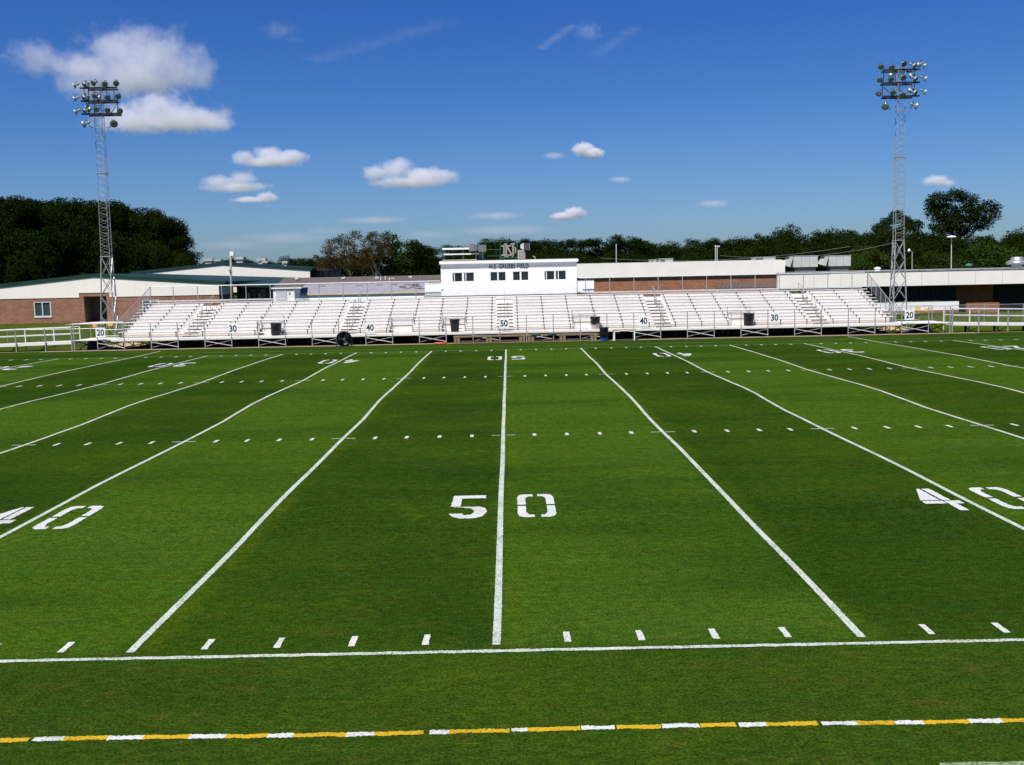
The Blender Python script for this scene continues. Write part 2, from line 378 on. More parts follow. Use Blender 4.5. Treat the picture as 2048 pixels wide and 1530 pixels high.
# team box line: alternate white and yellow dashes at Y -2.15 (ends given in metres along the line)
seq = [(-5.6,-4.72,'y'),(-4.68,-4.37,'w'),(-4.37,-3.92,'y'),(-3.92,-3.56,'w'),(-3.56,-3.09,'y'),(-3.09,-2.72,'w'),(-2.72,-2.29,'y'),(-2.29,-2.03,'w'),(-2.03,-1.49,'y'),
       (-1.49,-1.21,'w'),(-1.21,-.71,'y'),(-.65,-.45,'w'),(-.45,.16,'y'),(.18,.34,'w'),(.34,.88,'y'),(.89,1.23,'w'),(1.25,1.70,'y'),(1.71,2.09,'w'),(2.10,2.46,'y'),
       (2.49,2.77,'w'),(2.77,3.29,'y'),(3.33,3.69,'w'),(3.69,4.07,'y'),(4.07,4.35,'w'),(4.35,4.82,'y'),(4.82,5.15,'w'),(5.15,5.9,'y')]
tw = MB(); ty = MB()
for a, b_, c_ in seq:
    y = -2.19+.02*math.sin(a)
    strip(tw if c_ == 'w' else ty, a, b_, y-.044, y+.044, .006, .022, .018, a)
tag(tw.build('white_box_dashes', M['num']), 'white dashes of the team box line', kind='structure')
tag(ty.build('yellow_box_dashes', M['ylw']), 'yellow dashes of the team box line', kind='structure')

# stencilled numbers; glyph space 0..1 wide, 0..1 tall
def rect(x0,y0,x1,y1): return [(x0,y0),(x1,y0),(x1,y1),(x0,y1)]
GL = {
 '0': [[(0,.53),(.22,.53),(.22,.80),(.30,.90),(.43,.90),(.43,1),(.13,1),(.04,.95),(0,.86)], [(.56,1),(.56,.90),(.70,.90),(.78,.80),(.78,.53),(1,.53),(1,.86),(.96,.95),(.85,1)],
       [(0,.47),(0,.14),(.04,.05),(.15,0),(.43,0),(.43,.10),(.30,.10),(.22,.2),(.22,.47)], [(.60,0),(.85,0),(.96,.05),(1,.14),(1,.47),(.78,.47),(.78,.2),(.70,.10),(.60,.10)]],
 '5': [[(.02,.50),(.28,.50),(.28,.86),(.95,.86),(.95,1),(.04,1)], [(0,.20),(.10,.08),(.32,0),(.68,0),(.90,.08),(1,.25),(.96,.42),(.80,.48),(.10,.48),(.10,.46),(.35,.46),(.58,.40),(.68,.27),(.58,.15),(.42,.13),(.36,.20)]],
 '4': [[(.0,.42),(.0,.30),(.55,.30),(.55,.42)], [(.0,.45),(.52,.45),(.52,1),(.45,1)], [(.58,.45),(.80,.45),(.80,1),(.58,1)], [(.58,.42),(.58,0),(.80,0),(.80,.28),(1,.28),(1,.42)]],
 '3': [[(.05,.95),(.05,.80),(.55,.84),(.70,.76),(.62,.62),(.40,.56),(.40,.53),(.85,.53),(.95,.68),(.92,.88),(.75,1),(.30,1)], [(.05,.05),(.30,0),(.75,0),(.95,.12),(1,.32),(.88,.48),(.40,.48),(.40,.45),(.62,.40),(.72,.26),(.58,.15),(.05,.20)]],
 '2': [[(.03,.78),(.28,.78),(.42,.87),(.60,.85),(.70,.74),(.66,.62),(.52,.52),(.80,.52),(.95,.66),(.95,.86),(.78,1),(.28,1),(.06,.92)], [(.46,.48),(.74,.48),(.38,.15),(.97,.15),(.97,0),(0,0),(0,.12)]],
 '1': [[(.35,0),(.62,0),(.62,1),(.42,1),(.20,.84),(.20,.72),(.35,.78)]],
}
def number(mb, txt, xc, y0, y1, rot, w=.74, gap=.60):
    # digits either side of the yard line at xc
    for i, ch in enumerate(txt):
        for poly in GL[ch]:
            pts = []
            # densify edges and roughen
            for a in range(len(poly)):
                p, q = poly[a], poly[(a+1) % len(poly)]
                nn = max(1, int(math.hypot((q[0]-p[0])*w, (q[1]-p[1])*(y1-y0))/.045))
                for t_ in range(nn): pts.append((p[0]+(q[0]-p[0])*t_/nn, p[1]+(q[1]-p[1])*t_/nn))
            vs = []
            for gx, gy in pts:
                X = (-gap/2-w+gx*w) if i == 0 else (gap/2+gx*w)
                X += .022*noise.noise((gx*14+xc, gy*30, 4)); Yv = gy*(y1-y0)+.03*noise.noise((gx*14, gy*30+xc, 7))
                if rot: X, Yv = -X, (y1-y0)-Yv
                vs.append((xc+X, y0+Yv, crown(y0+Yv)+.0075))
            mb.add(vs, [tuple(range(len(vs)))])
nm = MB()
for k, tx in ((-2,'40'),(0,'50'),(2,'40'),(-4,'30'),(4,'30')):
    number(nm, tx, k*YD+(.03 if k == 0 else .12 if k > 0 else -.02), 6.55 if k == 0 else 6.40, 8.42 if k == 0 else 8.2, False)
for k, tx in ((-6,'20'),(-4,'30'),(-2,'40'),(0,'50'),(2,'40'),(4,'30'),(6,'20')):
    number(nm, tx, k*YD+.04, 41.0, 43.3, True, w=.78, gap=.5)
no = nm.build('field_numbers', M['num']); tag(no, 'white stencilled yard numbers painted on the turf', kind='structure')
import bmesh
bm = bmesh.new(); bm.from_mesh(no.data); bmesh.ops.triangulate(bm, faces=bm.faces, ngon_method='EAR_CLIP')
for f_ in bm.faces:
    if f_.normal.z < 0: f_.normal_flip()
bm.to_mesh(no.data); bm.free()

def text_obj(name, body, size, mat_, loc, parent=None, extrude=.01, offset=0, fit=(1,1), space=1.0):
    cu = bpy.data.curves.new(name, 'FONT'); cu.body = body; cu.size = size; cu.extrude = extrude; cu.offset = offset
    cu.align_x = 'CENTER'; cu.align_y = 'CENTER'; cu.space_character = space
    tmp = bpy.data.objects.new('tmp', cu); col.objects.link(tmp)
    dg = bpy.context.evaluated_depsgraph_get(); me = bpy.data.meshes.new_from_object(tmp.evaluated_get(dg)); me.name = name
    bpy.data.objects.remove(tmp)
    xs_ = [v.co.x for v in me.vertices]; ys2 = [v.co.y for v in me.vertices]
    fx = fit[0]/(max(xs_)-min(xs_)); fy = fit[1]/(max(ys2)-min(ys2)); mx_ = (max(xs_)+min(xs_))/2; my_ = (max(ys2)+min(ys2))/2
    for v in me.vertices: v.co = Vector(((v.co.x-mx_)*fx, -v.co.z, (v.co.y-my_)*fy))
    me.materials.clear(); me.materials.append(mat_)
    return link(name, me, parent, loc)

# ------------------------------------------------------------------ grandstand
YF = 55.6                                  # front post line
DZ = .72; RISE = .203; RUN = .61; Y0 = YF+1.35; NR = 10
XL, XR = -26.95, 26.95
root = empty('grandstand', (0, YF, 0), 'long white aluminium grandstand of ten bench rows facing the field', 'bleachers')
cuts = [(-17.30,-15.66), (-8.15,-6.50), (-4.49,-2.85), (4.65,6.30), (15.63,17.27)]
aisles = [-22.0, -11.02, -.09, 10.95, 21.9]
def segs(x0, x1, holes):
    out = []; a = x0
    for h0, h1 in sorted(holes):
        if h1 < x0 or h0 > x1: continue
        out.append((a, h0)); a = h1
    out.append((a, x1)); return [q for q in out if q[1]-q[0] > .05]
for i in range(NR):
    ys_ = Y0+RUN*i; zs = DZ+.43+RISE*i
    holes = cuts if i < 2 else []
    xl, xr = XL-.012*i, XR+.012*i
    ahole = [(a-.65, a+.65) for a in aisles]
    for x0, x1 in segs(xl, xr, holes+(ahole if i < NR-1 else [])):
        MB().box(x0, x1, ys_, ys_+.25, zs-.045, zs).build('seat_plank', M['alu'], root)
    for x0, x1 in segs(xl+.22, xr-.22, holes if i else []):
        if i < NR-1: MB().box(x0, x1, ys_+.07, ys_+RUN-.02+.05, DZ+RISE*(i+1)-.04-.002*i, DZ+RISE*(i+1)).build('foot_plank', M['alu'], root)
    zt = zs-.05
    cut_x = [q for h in holes for q in h]; edges = [xl+.25]+cut_x+[xr-.25]
    for j in range(0, len(edges), 2):         # one stepped sheet: high under the seats, low at the aisles
        rb = MB(); e0, e1 = edges[j], edges[j+1]; rb.box(e0, e1, ys_+.035, ys_+.06, DZ+RISE*i+.012, DZ+RISE*(i+1)-.045)
        for x0, x1 in segs(e0, e1, [h for h in ahole if h[0] > e0 and h[1] < e1]): rb.box(x0, x1, ys_+.035, ys_+.06, DZ+RISE*(i+1)-.046, zt-.02)
        rb.build('riser_board', M['alu'], root)
# last row back board + gutter
MB().box(XL-.1, XR+.1, Y0+RUN*NR-.28, Y0+RUN*NR-.02, DZ+RISE*NR-.05, DZ+RISE*NR-.005).build('rear_walkway', M['alu'], root)
wk = MB(); wk.box(-29.4, 30.2, YF+.03, Y0+.03, DZ-.05, DZ-.004)
for j in range(5): wk.box(-29.4, 30.2, YF+.05+j*.26, YF+.05+j*.26+.25, DZ-.004, DZ)
wk.box(XL, XR, YF+.0, YF+.028, DZ-.14, DZ-.002)
wk.build('walkway_deck', M['alu'], root)
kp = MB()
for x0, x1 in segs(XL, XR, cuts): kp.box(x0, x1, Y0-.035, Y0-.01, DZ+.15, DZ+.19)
kp.build('gap_shade', M['oldwood'], root)  # brown strip painted in for the shaded gap below the first row
for x0, x1 in segs(XL, XR, cuts+[]):
    pass
# side end caps of the rows (stair-stepped stringers)
for sx, xe in ((-1, XL+.25), (1, XR-.25)):
    st_ = MB()
    for i in range(NR):
        ys_ = Y0+RUN*i
        st_.box(xe-.02, xe+.02, ys_+.03, ys_+.09, DZ+RISE*i, DZ+.38+RISE*i)
        st_.bar((xe, ys_, DZ+RISE*i-.06), (xe, ys_+RUN, DZ+RISE*(i+1)-.06), .05, .08)
    st_.build('end_stringer', M['galvd'], root)
# under-structure frames
for k in range(-14, 16):
    x = -1.01+1.829*k; fr = MB()
    for j, yy in enumerate((YF+1.3, YF+3.1, YF+4.9, YF+6.9)):
        zt = DZ+RISE*max(0, (yy-Y0)/RUN)-.12
        fr.box(x-.03, x+.03, yy-.03, yy+.03, .012, zt)
    fr.bar((x, YF+1.3, .08), (x, YF+6.9, .08), .06); fr.bar((x, Y0, DZ-.1), (x, Y0+RUN*NR-.2, DZ+RISE*NR-.25), .06, .09)
    fr.bar((x+.04, YF+1.3, DZ-.15), (x+.04, YF+3.1, .1), .04); fr.bar((x+.04, YF+3.1, DZ+.3), (x+.04, YF+4.9, .1), .04); fr.bar((x+.04, YF+4.9, DZ+.9), (x+.04, YF+6.9, .1), .04)
    for i in range(NR):                       # upright of each row with its short seat arm
        ys_ = Y0+RUN*i; zs = DZ+.43+RISE*i
        if i < 2 and any(h0-.1 < x < h1+.1 for h0, h1 in cuts): continue
        fr.box(x-.022, x+.022, ys_+.0, ys_+.033, zs-.62, zs-.048); fr.box(x-.055, x+.022, ys_+.0, ys_+.03, zs-.10, zs-.05)
    fr.build('support_frame', M['bracket'], root)
# front guard rail: posts to the ground, rails, diagonal bracing in alternate bays
px_ = [-29.46]+[-.43+1.829*k for k in range(-15, 17)]+[30.3]
for x in px_:
    MB().box(x-.028, x+.028, YF-.032, YF+.0, .01, DZ+1.08).build('front_post', M['galv'], root)
fr = MB()
fr.tube((-29.5, YF-.016, DZ+1.12), (30.35, YF-.016, DZ+1.12), .028, 8)
fr.build('front_rail', M['rail'], root)
for i in range(1, len(px_)-1):
    if i % 2 == 0: continue
    a, b_ = px_[i], px_[i+1]; db = MB()
    db.bar((a, YF-.045, DZ-.22), (b_, YF-.045, .14), .022, .045)
    db.build('diagonal_brace', M['rail'], root)
    db = MB(); db.bar((a, YF+.05, .12), (b_, YF+.05, DZ-.2), .03, .035); db.build('diagonal_brace', M['galvd'], root)
# rear guard rail
YR = Y0+RUN*NR+.05; ZR = DZ+RISE*NR
rr = MB(); rr.tube((-26.6, YR, ZR+1.45), (-4.95, YR, ZR+1.45), .03, 8); rr.tube((-16.4, YR, ZR+.30), (-4.95, YR, ZR+.30), .015, 6)
rr.build('rear_rail', M['rail'], root); rr = MB(); rr.tube((5.6, YR, ZR+1.45), (27.1, YR, ZR+1.45), .03, 8)
rr.build('rear_rail', M['rail'], root)
for k in range(-14, 15):
    x = .55+1.829*k
    if -5.2 < x < 5.6: continue
    MB().tube((x, YR, ZR-.6), (x, YR, ZR+1.45), .032, 8).build('rear_post', M['galv'], root)
for x0, x1 in ((-26.9,-16.4),(5.7,26.9)): MB().box(x0, x1, YR-.02, YR+.02, ZR+.30, ZR+.40).build('rear_toe_board', M['rail'], root)
MB().box(-6.2, 6.2, YR-.03, YR+.03, ZR+.245, ZR+.31).build('rear_gap_shade', M['dark'], root)  # black strip stands in for the dark gap behind the last row
# end guard rails with chain link, sloping with the rows
for sx, X0, X1 in ((-1, XL-.05, -26.75), (1, XR+.05, 27.3)):
    eg = MB(); zb, zt = DZ+1.0, ZR+1.45
    pA = Vector((X0, Y0-.3, zb)); pB = Vector((X1, YR, zt))
    eg.tube(pA, pB, .026, 6)
    n = 6
    for j in range(n+1):
        p = pA.lerp(pB, j/n); eg.tube((p.x, p.y, p.z-1.4 if j else .1), p, .024, 6)
    # woven mesh wires
    L_ = (pB-pA)
    for j in range(46):
        a = pA+L_*(j/46); b_ = pA+L_*min(1, (j+5)/46); b_ = Vector((b_.x, b_.y, b_.z-1.0))
        eg.tube(a, b_, .0035, 3)
        a2 = Vector((a.x, a.y, a.z-1.0)); b2 = pA+L_*min(1, (j+5)/46); eg.tube(a2, b2, .0035, 3)
    eg.build('end_guard_rail', M['galv'], root)
# aisles: half steps and handrails
for a in aisles:
    for i in range(NR-1):
        zz = DZ+RISE*i+RISE/2; ys_ = Y0+RUN*i
        st1 = MB().box(a-.6, a+.6, ys_-.22, ys_+.028, zz-.02, zz).box(a-.6, a+.6, ys_+.005, ys_+.028, zz-.11, zz-.02).build('aisle_step', M['alu'], root)
        MB().box(a-.55, a+.55, ys_-.224, ys_-.2203, zz-.02, zz-.004).build('step_nosing', M['dark'], st1)
    hr = MB()
    if a == aisles[2]:
        for i in (0, 3, 6, 9): hr.tube((a, Y0+RUN*i, DZ+RISE*i), (a, Y0+RUN*i, DZ+RISE*i+.95), .014, 6)
        hr.tube((a, Y0, DZ+.95), (a, Y0+RUN*9, DZ+RISE*9+.95), .014, 6); hr.build('aisle_handrail', M['galv'], root)
    else:
        for j, i in enumerate((0, 2.6, 5.2, 7.8)):
            y1_, y2_ = Y0+RUN*i, Y0+RUN*(i+1.6); z1_, z2_ = DZ+RISE*i, DZ+RISE*(i+1.6); d = .10 if j % 2 else -.02
            hr = MB(); hr.tube((a+d, y1_, z1_), (a+d, y1_, z1_+.9), .023, 6); hr.tube((a+d, y2_, z2_), (a+d, y2_, z2_+.9), .023, 6)
            hr.tube((a+d, y1_, z1_+.9), (a+d, y2_, z2_+.9), .023, 6); hr.tube((a+d, y1_, z1_+.45), (a+d, y2_, z2_+.45), .014, 6)
            hr.build('aisle_handrail', M['galvd'], root)
# wheelchair bays cut in the lowest rows, each with a U of guard rail
for c0, c1 in cuts:
    cu_ = MB()
    for x in (c0+.02, c1-.02):
        cu_.tube((x, Y0+RUN*2-.03, DZ), (x, Y0+RUN*2-.03, DZ+1.32), .026, 6); cu_.tube((x, Y0-.05, DZ), (x, Y0-.05, DZ+.95), .02, 6)
        for z in (.45, .9): cu_.tube((x, Y0-.05, DZ+z), (x, Y0+RUN*2-.03, DZ+z), .018, 6)
    for z in (.45, .88, 1.28): cu_.tube((c0, Y0+RUN*2-.03, DZ+z), (c1, Y0+RUN*2-.03, DZ+z), .016, 6)
    cu_.build('bay_guard_rail', M['galvd'], root)
    MB().box(c0, c1, Y0+RUN*2-.06, Y0+RUN*2-.035, DZ, DZ+.37).build('bay_back_panel', M['alu'], root)
    MB().box(c0+.02, c1-.02, Y0+.035, Y0+RUN*2-.062, DZ-.045, DZ-.004).build('bay_floor', M['alu'], root)

# end landings: deck rails, stairs down behind
for sx in (-1, 1):
    xa, xb = (-29.4, -27.1) if sx < 0 else (27.2, 30.2)
    lm = MB(); yb = Y0+1.3
    x_in, x_out = (xb, xa) if sx < 0 else (xa, xb)
    lm.box(min(xa,xb), max(xa,xb), Y0+.03, yb, DZ-.06, DZ-.002)
    lm.build('landing_deck', M['alu'], root)
    lr = MB()
    for x in (x_in, (x_in+x_out)/2, x_out):
        lr.tube((x, yb, .02), (x, yb, DZ+1.08), .026, 6)
    lr.tube((x_in, yb, DZ+1.08), (x_out, yb, DZ+1.08), .024, 6); lr.tube((x_in, yb, DZ+.55), (x_out-sx*.9, yb, DZ+.55), .02, 6)
    lr.tube((x_in, yb, DZ+.1), (x_out-sx*.9, yb, DZ+.1), .02, 6)
    for x in (x_out, x_out-sx*.9):
        lr.tube((x, yb-.1, DZ+.95), (x, yb+2.2, .9), .022, 6); lr.tube((x, yb+2.2, 0), (x, yb+2.2, .9), .022, 6)
    lr.build('landing_rail', M['galv'], root)
    ls = MB()
    for j in range(4): ls.box(min(x_out, x_out-sx*.9), max(x_out, x_out-sx*.9), yb+.1+j*.32, yb+.4+j*.32, DZ-.17*(j+1)-.03, DZ-.17*(j+1))
    ls.build('stair_tread', M['galvd'], root)
    lf = MB()
    for x in (xa+.15, xb-.1): 
        lf.bar((x, YF+.2, .05), (x, yb, DZ-.1), .05); lf.bar((x, YF+.2, DZ-.1), (x, yb, .05), .05)
    lf.box(min(x_in, x_in+sx*1.3), max(x_in, x_in+sx*1.3), YF+1.0, YF+1.04, .0, .08)
    lf.build('landing_brace', M['dark'], root)
    for (bx, bz) in ((.62,.98),(.03,.92)) if sx < 0 else ((.45,.95),(.05,.85)):
        x = x_in+(x_out-x_in)*(1-bx) if False else (x_out-sx*bx*2.3 if bx > .3 else x_out-sx*.35)
        MB().box(x-.17, x+.17, yb-.06, yb-.03, DZ+bz-.17, DZ+bz+.03).build('yellow_rail_pad', M['yellow'], root)

# yard number signs hung on the front rail
for px, py, tx, lab in ((201,665,'20','white sign reading 20 on the rail of the left end landing'), (466,657,'30','white sign reading 30 on the left half of the grandstand rail'),
        (740,655,'40','white sign reading 40 on the rail just right of the big black fan'), (1008,646.5,'50','white sign reading 50 at the middle of the grandstand rail'),
        (1287,641.5,'40','white sign reading 40 on the rail right of the pale wooden table'), (1549,635,'30','white sign reading 30 on the right half of the grandstand rail'),
        (1819,630,'20','white sign reading 20 on the rail of the right end landing')):
    p = at(px, py, YF-.07); e = empty('yard_sign', (p.x, YF-.07, p.z), lab, 'sign', 'yard number signs on the grandstand rail')
    MB().box(p.x-.325, p.x+.325, YF-.083, YF-.067, p.z-.33, p.z+.33).build('sign_panel', M['sign'], e)
    text_obj('sign_digits', tx, .62, M['ink'], (0, -.018, 0), e, .002, .014, fit=(.50,.44))

# ------------------------------------------------------------------ bins, fan, benches, table
def bin_(px, py, Y, z0, h, rad, body, bag_h, lab, lean=0, name='rubbish_bin'):
    p = at(px, py, Y); e = empty(name, (p.x, Y, z0), lab, 'bin', 'rubbish bins by the grandstand')
    seed = px*.01
    Mx = Matrix.Translation((p.x, Y, z0)) @ Matrix.Rotation(lean, 4, 'Y')
    MB().lathe([(rad*.82, 0), (rad*.84, .02), (rad*.96, h*.92), (rad*1.03, h*.93), (rad*1.03, h), (rad*.95, h)], 22, Mx).build('bin_body', body, e, smooth=True)
    bgm = MB(); n = 26; prof = [(1.0, h-bag_h), (1.07, h-bag_h+.02), (1.04, h-bag_h*.6), (1.07, h-.10), (1.11, h-.05), (1.10, h+.005), (.97, h+.015), (.93, h-.12), (.2, h-.22), (.001, h-.24)]
    vs = []
    for r_, z in prof:
        for k in range(n):
            t_ = 2*math.pi*k/n; q = 1+.05*noise.noise((math.cos(t_)*3+seed, math.sin(t_)*3, z*7))
            zz = z+(.09*bag_h*noise.noise((math.cos(t_)*1.5+seed, math.sin(t_)*1.5, 5))*3 if z < h-bag_h+.03 else 0)
            tap = .86+.14*z/h
            vs.append(Mx@Vector((rad*r_*q*tap*math.cos(t_), rad*r_*q*tap*math.sin(t_), max(.01, zz))))
    bgm.add(vs, [(i*n+k, i*n+(k+1) % n, (i+1)*n+(k+1) % n, (i+1)*n+k) for i in range(len(prof)-1) for k in range(n)])
    bgm.build('bin_bag', M['bag'], e, smooth=True)
    return e
YB = Y0-.42
bin_(551, 655, YB, DZ, .84, .35, M['binbody'], .80, 'bin in a sagging black bag leaning right, between signs 30 and 40 on the left', R(4))
bin_(909.5, 648, YB, DZ, .86, .33, M['binbody'], .30, 'charcoal bin with a short black liner, left of the 50 sign')
bin_(1190.5, 643, YB, DZ, .84, .32, M['beige'], .50, 'beige bin with a black bag over its top half, right of the 50 sign')
bin_(1497, 634, YB, DZ, .86, .35, M['binbody'], .82, 'black bagged bin standing left of the right hand 30 sign', R(2))
bin_(1208, 669, 55.0, .0, .90, .29, M['blue'], .66, 'blue barrel with a long black bag on the grass beside the wooden bench')

# big drum fan on the grass
p = at(688, 679, 54.1); fe = empty('drum_fan', (p.x, 54.1, 0), 'large black drum fan standing on the grass below the grandstand', 'fan')
Mf = Matrix.Translation((p.x, 54.1, .52)) @ Matrix.Rotation(R(14), 4, 'Z') @ Matrix.Rotation(R(90), 4, 'X')
dr = MB(); dr.lathe([(.49,-.22),(.52,-.22),(.52,.22),(.49,.22),(.49,-.22)], 32, Mf); dr.build('drum', M['black'], fe, smooth=False)
bl = MB()
for k in range(3):
    a = k*2*math.pi/3+.9; A = []
    for rr_ in (.07, .25, .42):
        for da, dz_ in ((-.45+.1*rr_, -.05), (.35, .06)): A.append(Mf@Vector((rr_*math.cos(a+da), rr_*math.sin(a+da), dz_)))
    bl.add(A, [(0,1,3,2),(2,3,5,4)])
bl.lathe([(.001,-.08),(.08,-.08),(.08,.08),(.001,.08)], 12, Mf); bl.build('fan_blades', M['galvd'], fe)
gd = MB()
for z in (-.225, .225):
    for rr_ in (.12, .2, .28, .36, .44, .5):
        pts = [Mf@Vector((rr_*math.cos(2*math.pi*k/24), rr_*math.sin(2*math.pi*k/24), z)) for k in range(24)]
        for k in range(24): gd.tube(pts[k], pts[(k+1) % 24], .003 if rr_ < .45 else .009, 3)
    for k in range(8): gd.tube(Mf@Vector((0,0,z)), Mf@Vector((.5*math.cos(k*math.pi/4), .5*math.sin(k*math.pi/4), z)), .004, 3)
gd.build('wire_guard', M['black'], fe)
st_ = MB()
for sx in (-1, 1):
    q = lambda a, b_, c_: Mf@Vector((a, b_, c_))
    st_.tube(q(sx*.53, 0, 0), q(sx*.5, -.50, .3), .022, 6); st_.tube(q(sx*.53, 0, 0), q(sx*.5, -.50, -.3), .022, 6); st_.tube(q(sx*.5, -.50, .3), q(sx*.5, -.50, -.3), .022, 6)
st_.tube(q(-.5,-.49,.3), q(.5,-.49,.3), .022, 6); st_.tube(q(-.5,-.49,-.3), q(.5,-.49,-.3), .022, 6)
st_.build('fan_stand', M['black'], fe)

# players' benches of weathered planks on block legs
def bench(xa, xb, legs, lab, Y=55.0):
    e = empty('team_bench', ((xa+xb)/2, Y, 0), lab, 'bench', 'wooden benches in front of the grandstand')
    H = .52
    MB().box(xa, xb, Y-.16, Y+.14, H-.11, H).build('seat_board', M['oldwood'], e, bevel=.008)
    MB().box(xa+.1, xb-.1, Y-.02, Y+.02, .12, .20).build('stretcher', M['oldwood'], e)
    for x in legs:
        l = MB(); l.box(x-.20, x-.02, Y-.14, Y-.05, .0, H-.115); l.box(x+.02, x+.20, Y-.15, Y-.06, .0, H-.115); l.box(x-.14, x+.14, Y+.02, Y+.12, .0, H-.115)
        l.build('leg', M['oldwood'], e)
def atx(px, py, Y): return at(px, py, Y).x
bench(atx(907,680,55), atx(1053,676,55)-.02, (atx(914,680,55), atx(978,680,55), atx(1048,676,55)-.12), 'long weathered wooden bench below the 50 sign')
bench(atx(1053,676,55)+.02, atx(1195,672,55), (atx(1059,676,55)+.1, atx(1125,674,55), atx(1187,672,55)), 'long weathered wooden bench with green cloths, beside the blue barrel')
for px, lab in ((1072, 'dark green cloth heap on the bench nearer the 50 sign'), (1104, 'dark green cloth heap on the bench nearer the blue barrel')):
    x = atx(px, 671, 54.95); cl = MB(); n = 14; vs = []
    for j in range(8):
        for k in range(n):
            u_, v_ = k/(n-1)-.5, j/7-.5
            h = .07*max(0, 1-(2*u_)**2)*(.6+.8*abs(noise.noise((u_*7+px, v_*5, 1)))) if abs(v_) < .45 else -.06
            vs.append((x+u_*.62+.02*v_, 54.98+v_*.36, .525+h+.004))
    cl.add(vs, [(j*n+k, j*n+k+1, (j+1)*n+k+1, (j+1)*n+k) for j in range(7) for k in range(n-1)])
    o = cl.build('cloth_heap', M['green_paint'], smooth=True); tag(o, lab, 'cloth', 'cloths lying on the bench')
    so_ = o.modifiers.new('s', 'SOLIDIFY'); so_.thickness = .02
# table
p0 = atx(1226,682,54.9); p1 = atx(1270,680,54.9)
te = empty('wooden_table', ((p0+p1)/2, 54.9, 0), 'small table with a pale plywood top and white legs', 'table')
MB().box(p0-.02, p1+.02, 54.6, 55.2, .70, .77).build('table_top', M['ply'], te, bevel=.006)
for x in (p0+.07, p1-.07):
    for y in (54.66, 55.14): MB().box(x-.035, x+.035, y-.035, y+.035, .0, .70).build('leg', M['white'], te)
MB().box(p0+.11, p0+.45, 54.63, 54.65, .60, .68).build('apron', M['white'], te); MB().box(p1-.42, p1-.11, 54.63, 54.65, .60, .68).build('apron', M['white'], te)
# orange hose lying on the edging
p = at(882, 687, 55.2); oh = MB(); prev = None
for k in range(60):
    a = k*.55; rr_ = .30+.06*math.sin(k*.7); q = Vector((p.x+rr_*math.cos(a)*1.2, 55.0+rr_*math.sin(a)*.5, .03+.0012*k))
    if prev is not None: oh.tube(prev, q, .02, 5)
    prev = q
tag(oh.build('hose_coil', M['orange']), 'orange coil lying on the ground left of the wooden bench', 'hose')

# ------------------------------------------------------------------ ramps at both ends
def ramp(sx, lab):
    x0, z0 = (-29.62, .62) if sx < 0 else (30.46, .66); x1, z1 = sx*52, -.02 if sx < 0 else .0
    e = empty('access_ramp', (x0, YF, 0), lab, 'ramp', 'aluminium ramps at the ends of the grandstand')
    zz = lambda x: z0+(max(.08, z1)-z0)*(x-x0)/(x1-x0)
    P = lambda x, y, dz: Vector((x, y, zz(x)+dz))
    MB().prism([P(x0,YF+.05,-.16), P(x1,YF+.05,-.07), P(x1,YF+.05,.03), P(x0,YF+.05,.03)], (0,1.25,0)).build('ramp_deck', M['alu'], e)
    for Yq in (YF, YF+1.35):
        rl = MB()
        for dz, r_ in ((.98,.023),(.52,.021)): rl.tube(P(x0,Yq,dz), P(x1,Yq,dz), r_, 8)
        rl.build('hand_rail', M['rail'], e)
        x = x0; k = 0
        while abs(x) < 48:
            MB().box(x-.03, x+.03, Yq-.03 if Yq > YF else Yq-.045, Yq+.03, .0, zz(x)+1.0).build('rail_post', M['galv'] if Yq == YF else M['rail'], e)
            if k: 
                b_ = MB(); b_.box(x-.5, x-.4, YF+.9, YF+1.0, .0, max(.1, zz(x)-.14)); b_.bar((x-.45, YF+.2, .05), (x-.45, YF+1.3, max(.1, zz(x)-.1)), .04); b_.bar((x-.45-sx*0, YF+.3, .08), (x+.7, YF+.8, max(.12, zz(x)-.15)), .035)
                b_.build('ramp_support', M['dark'], e)
            x += sx*2.0*(1 if k else .9); k += 1
    return e
ramp(-1, 'long aluminium wheelchair ramp sloping down to the left of the grandstand')
ramp(1, 'long aluminium wheelchair ramp sloping down to the right of the grandstand')
# chain-link fences behind the ramps
def clfence(xa, xb, Y, h, lab, gap=3.0):
    e = empty('chain_link_fence', (xa, Y, 0), lab, 'fence')
    MB().tube((xa, Y, h), (xb, Y, h), .025, 6).build('top_rail', M['galv'], e)
    n = int(abs(xb-xa)/gap)
    for k in range(n+1):
        x = xa+(xb-xa)*k/n; MB().tube((x, Y, 0), (x, Y, h), .03, 6).build('fence_post', M['galv'], e)
    w_ = MB(); k = 0; x = min(xa, xb); X2 = max(xa, xb)
    while x < X2-h:
        w_.tube((x, Y, .03), (x+h, Y, h), .0028, 3); w_.tube((x+h, Y, .03), (x, Y, h), .0028, 3); x += .16
    w_.build('wire_mesh', M['galvd'], e)
clfence(-30.5, -54, 62, 1.2, 'low chain link fence on the lawn behind the left ramp')
clfence(31.5, 56, 66, 1.45, 'low chain link fence behind the right ramp')

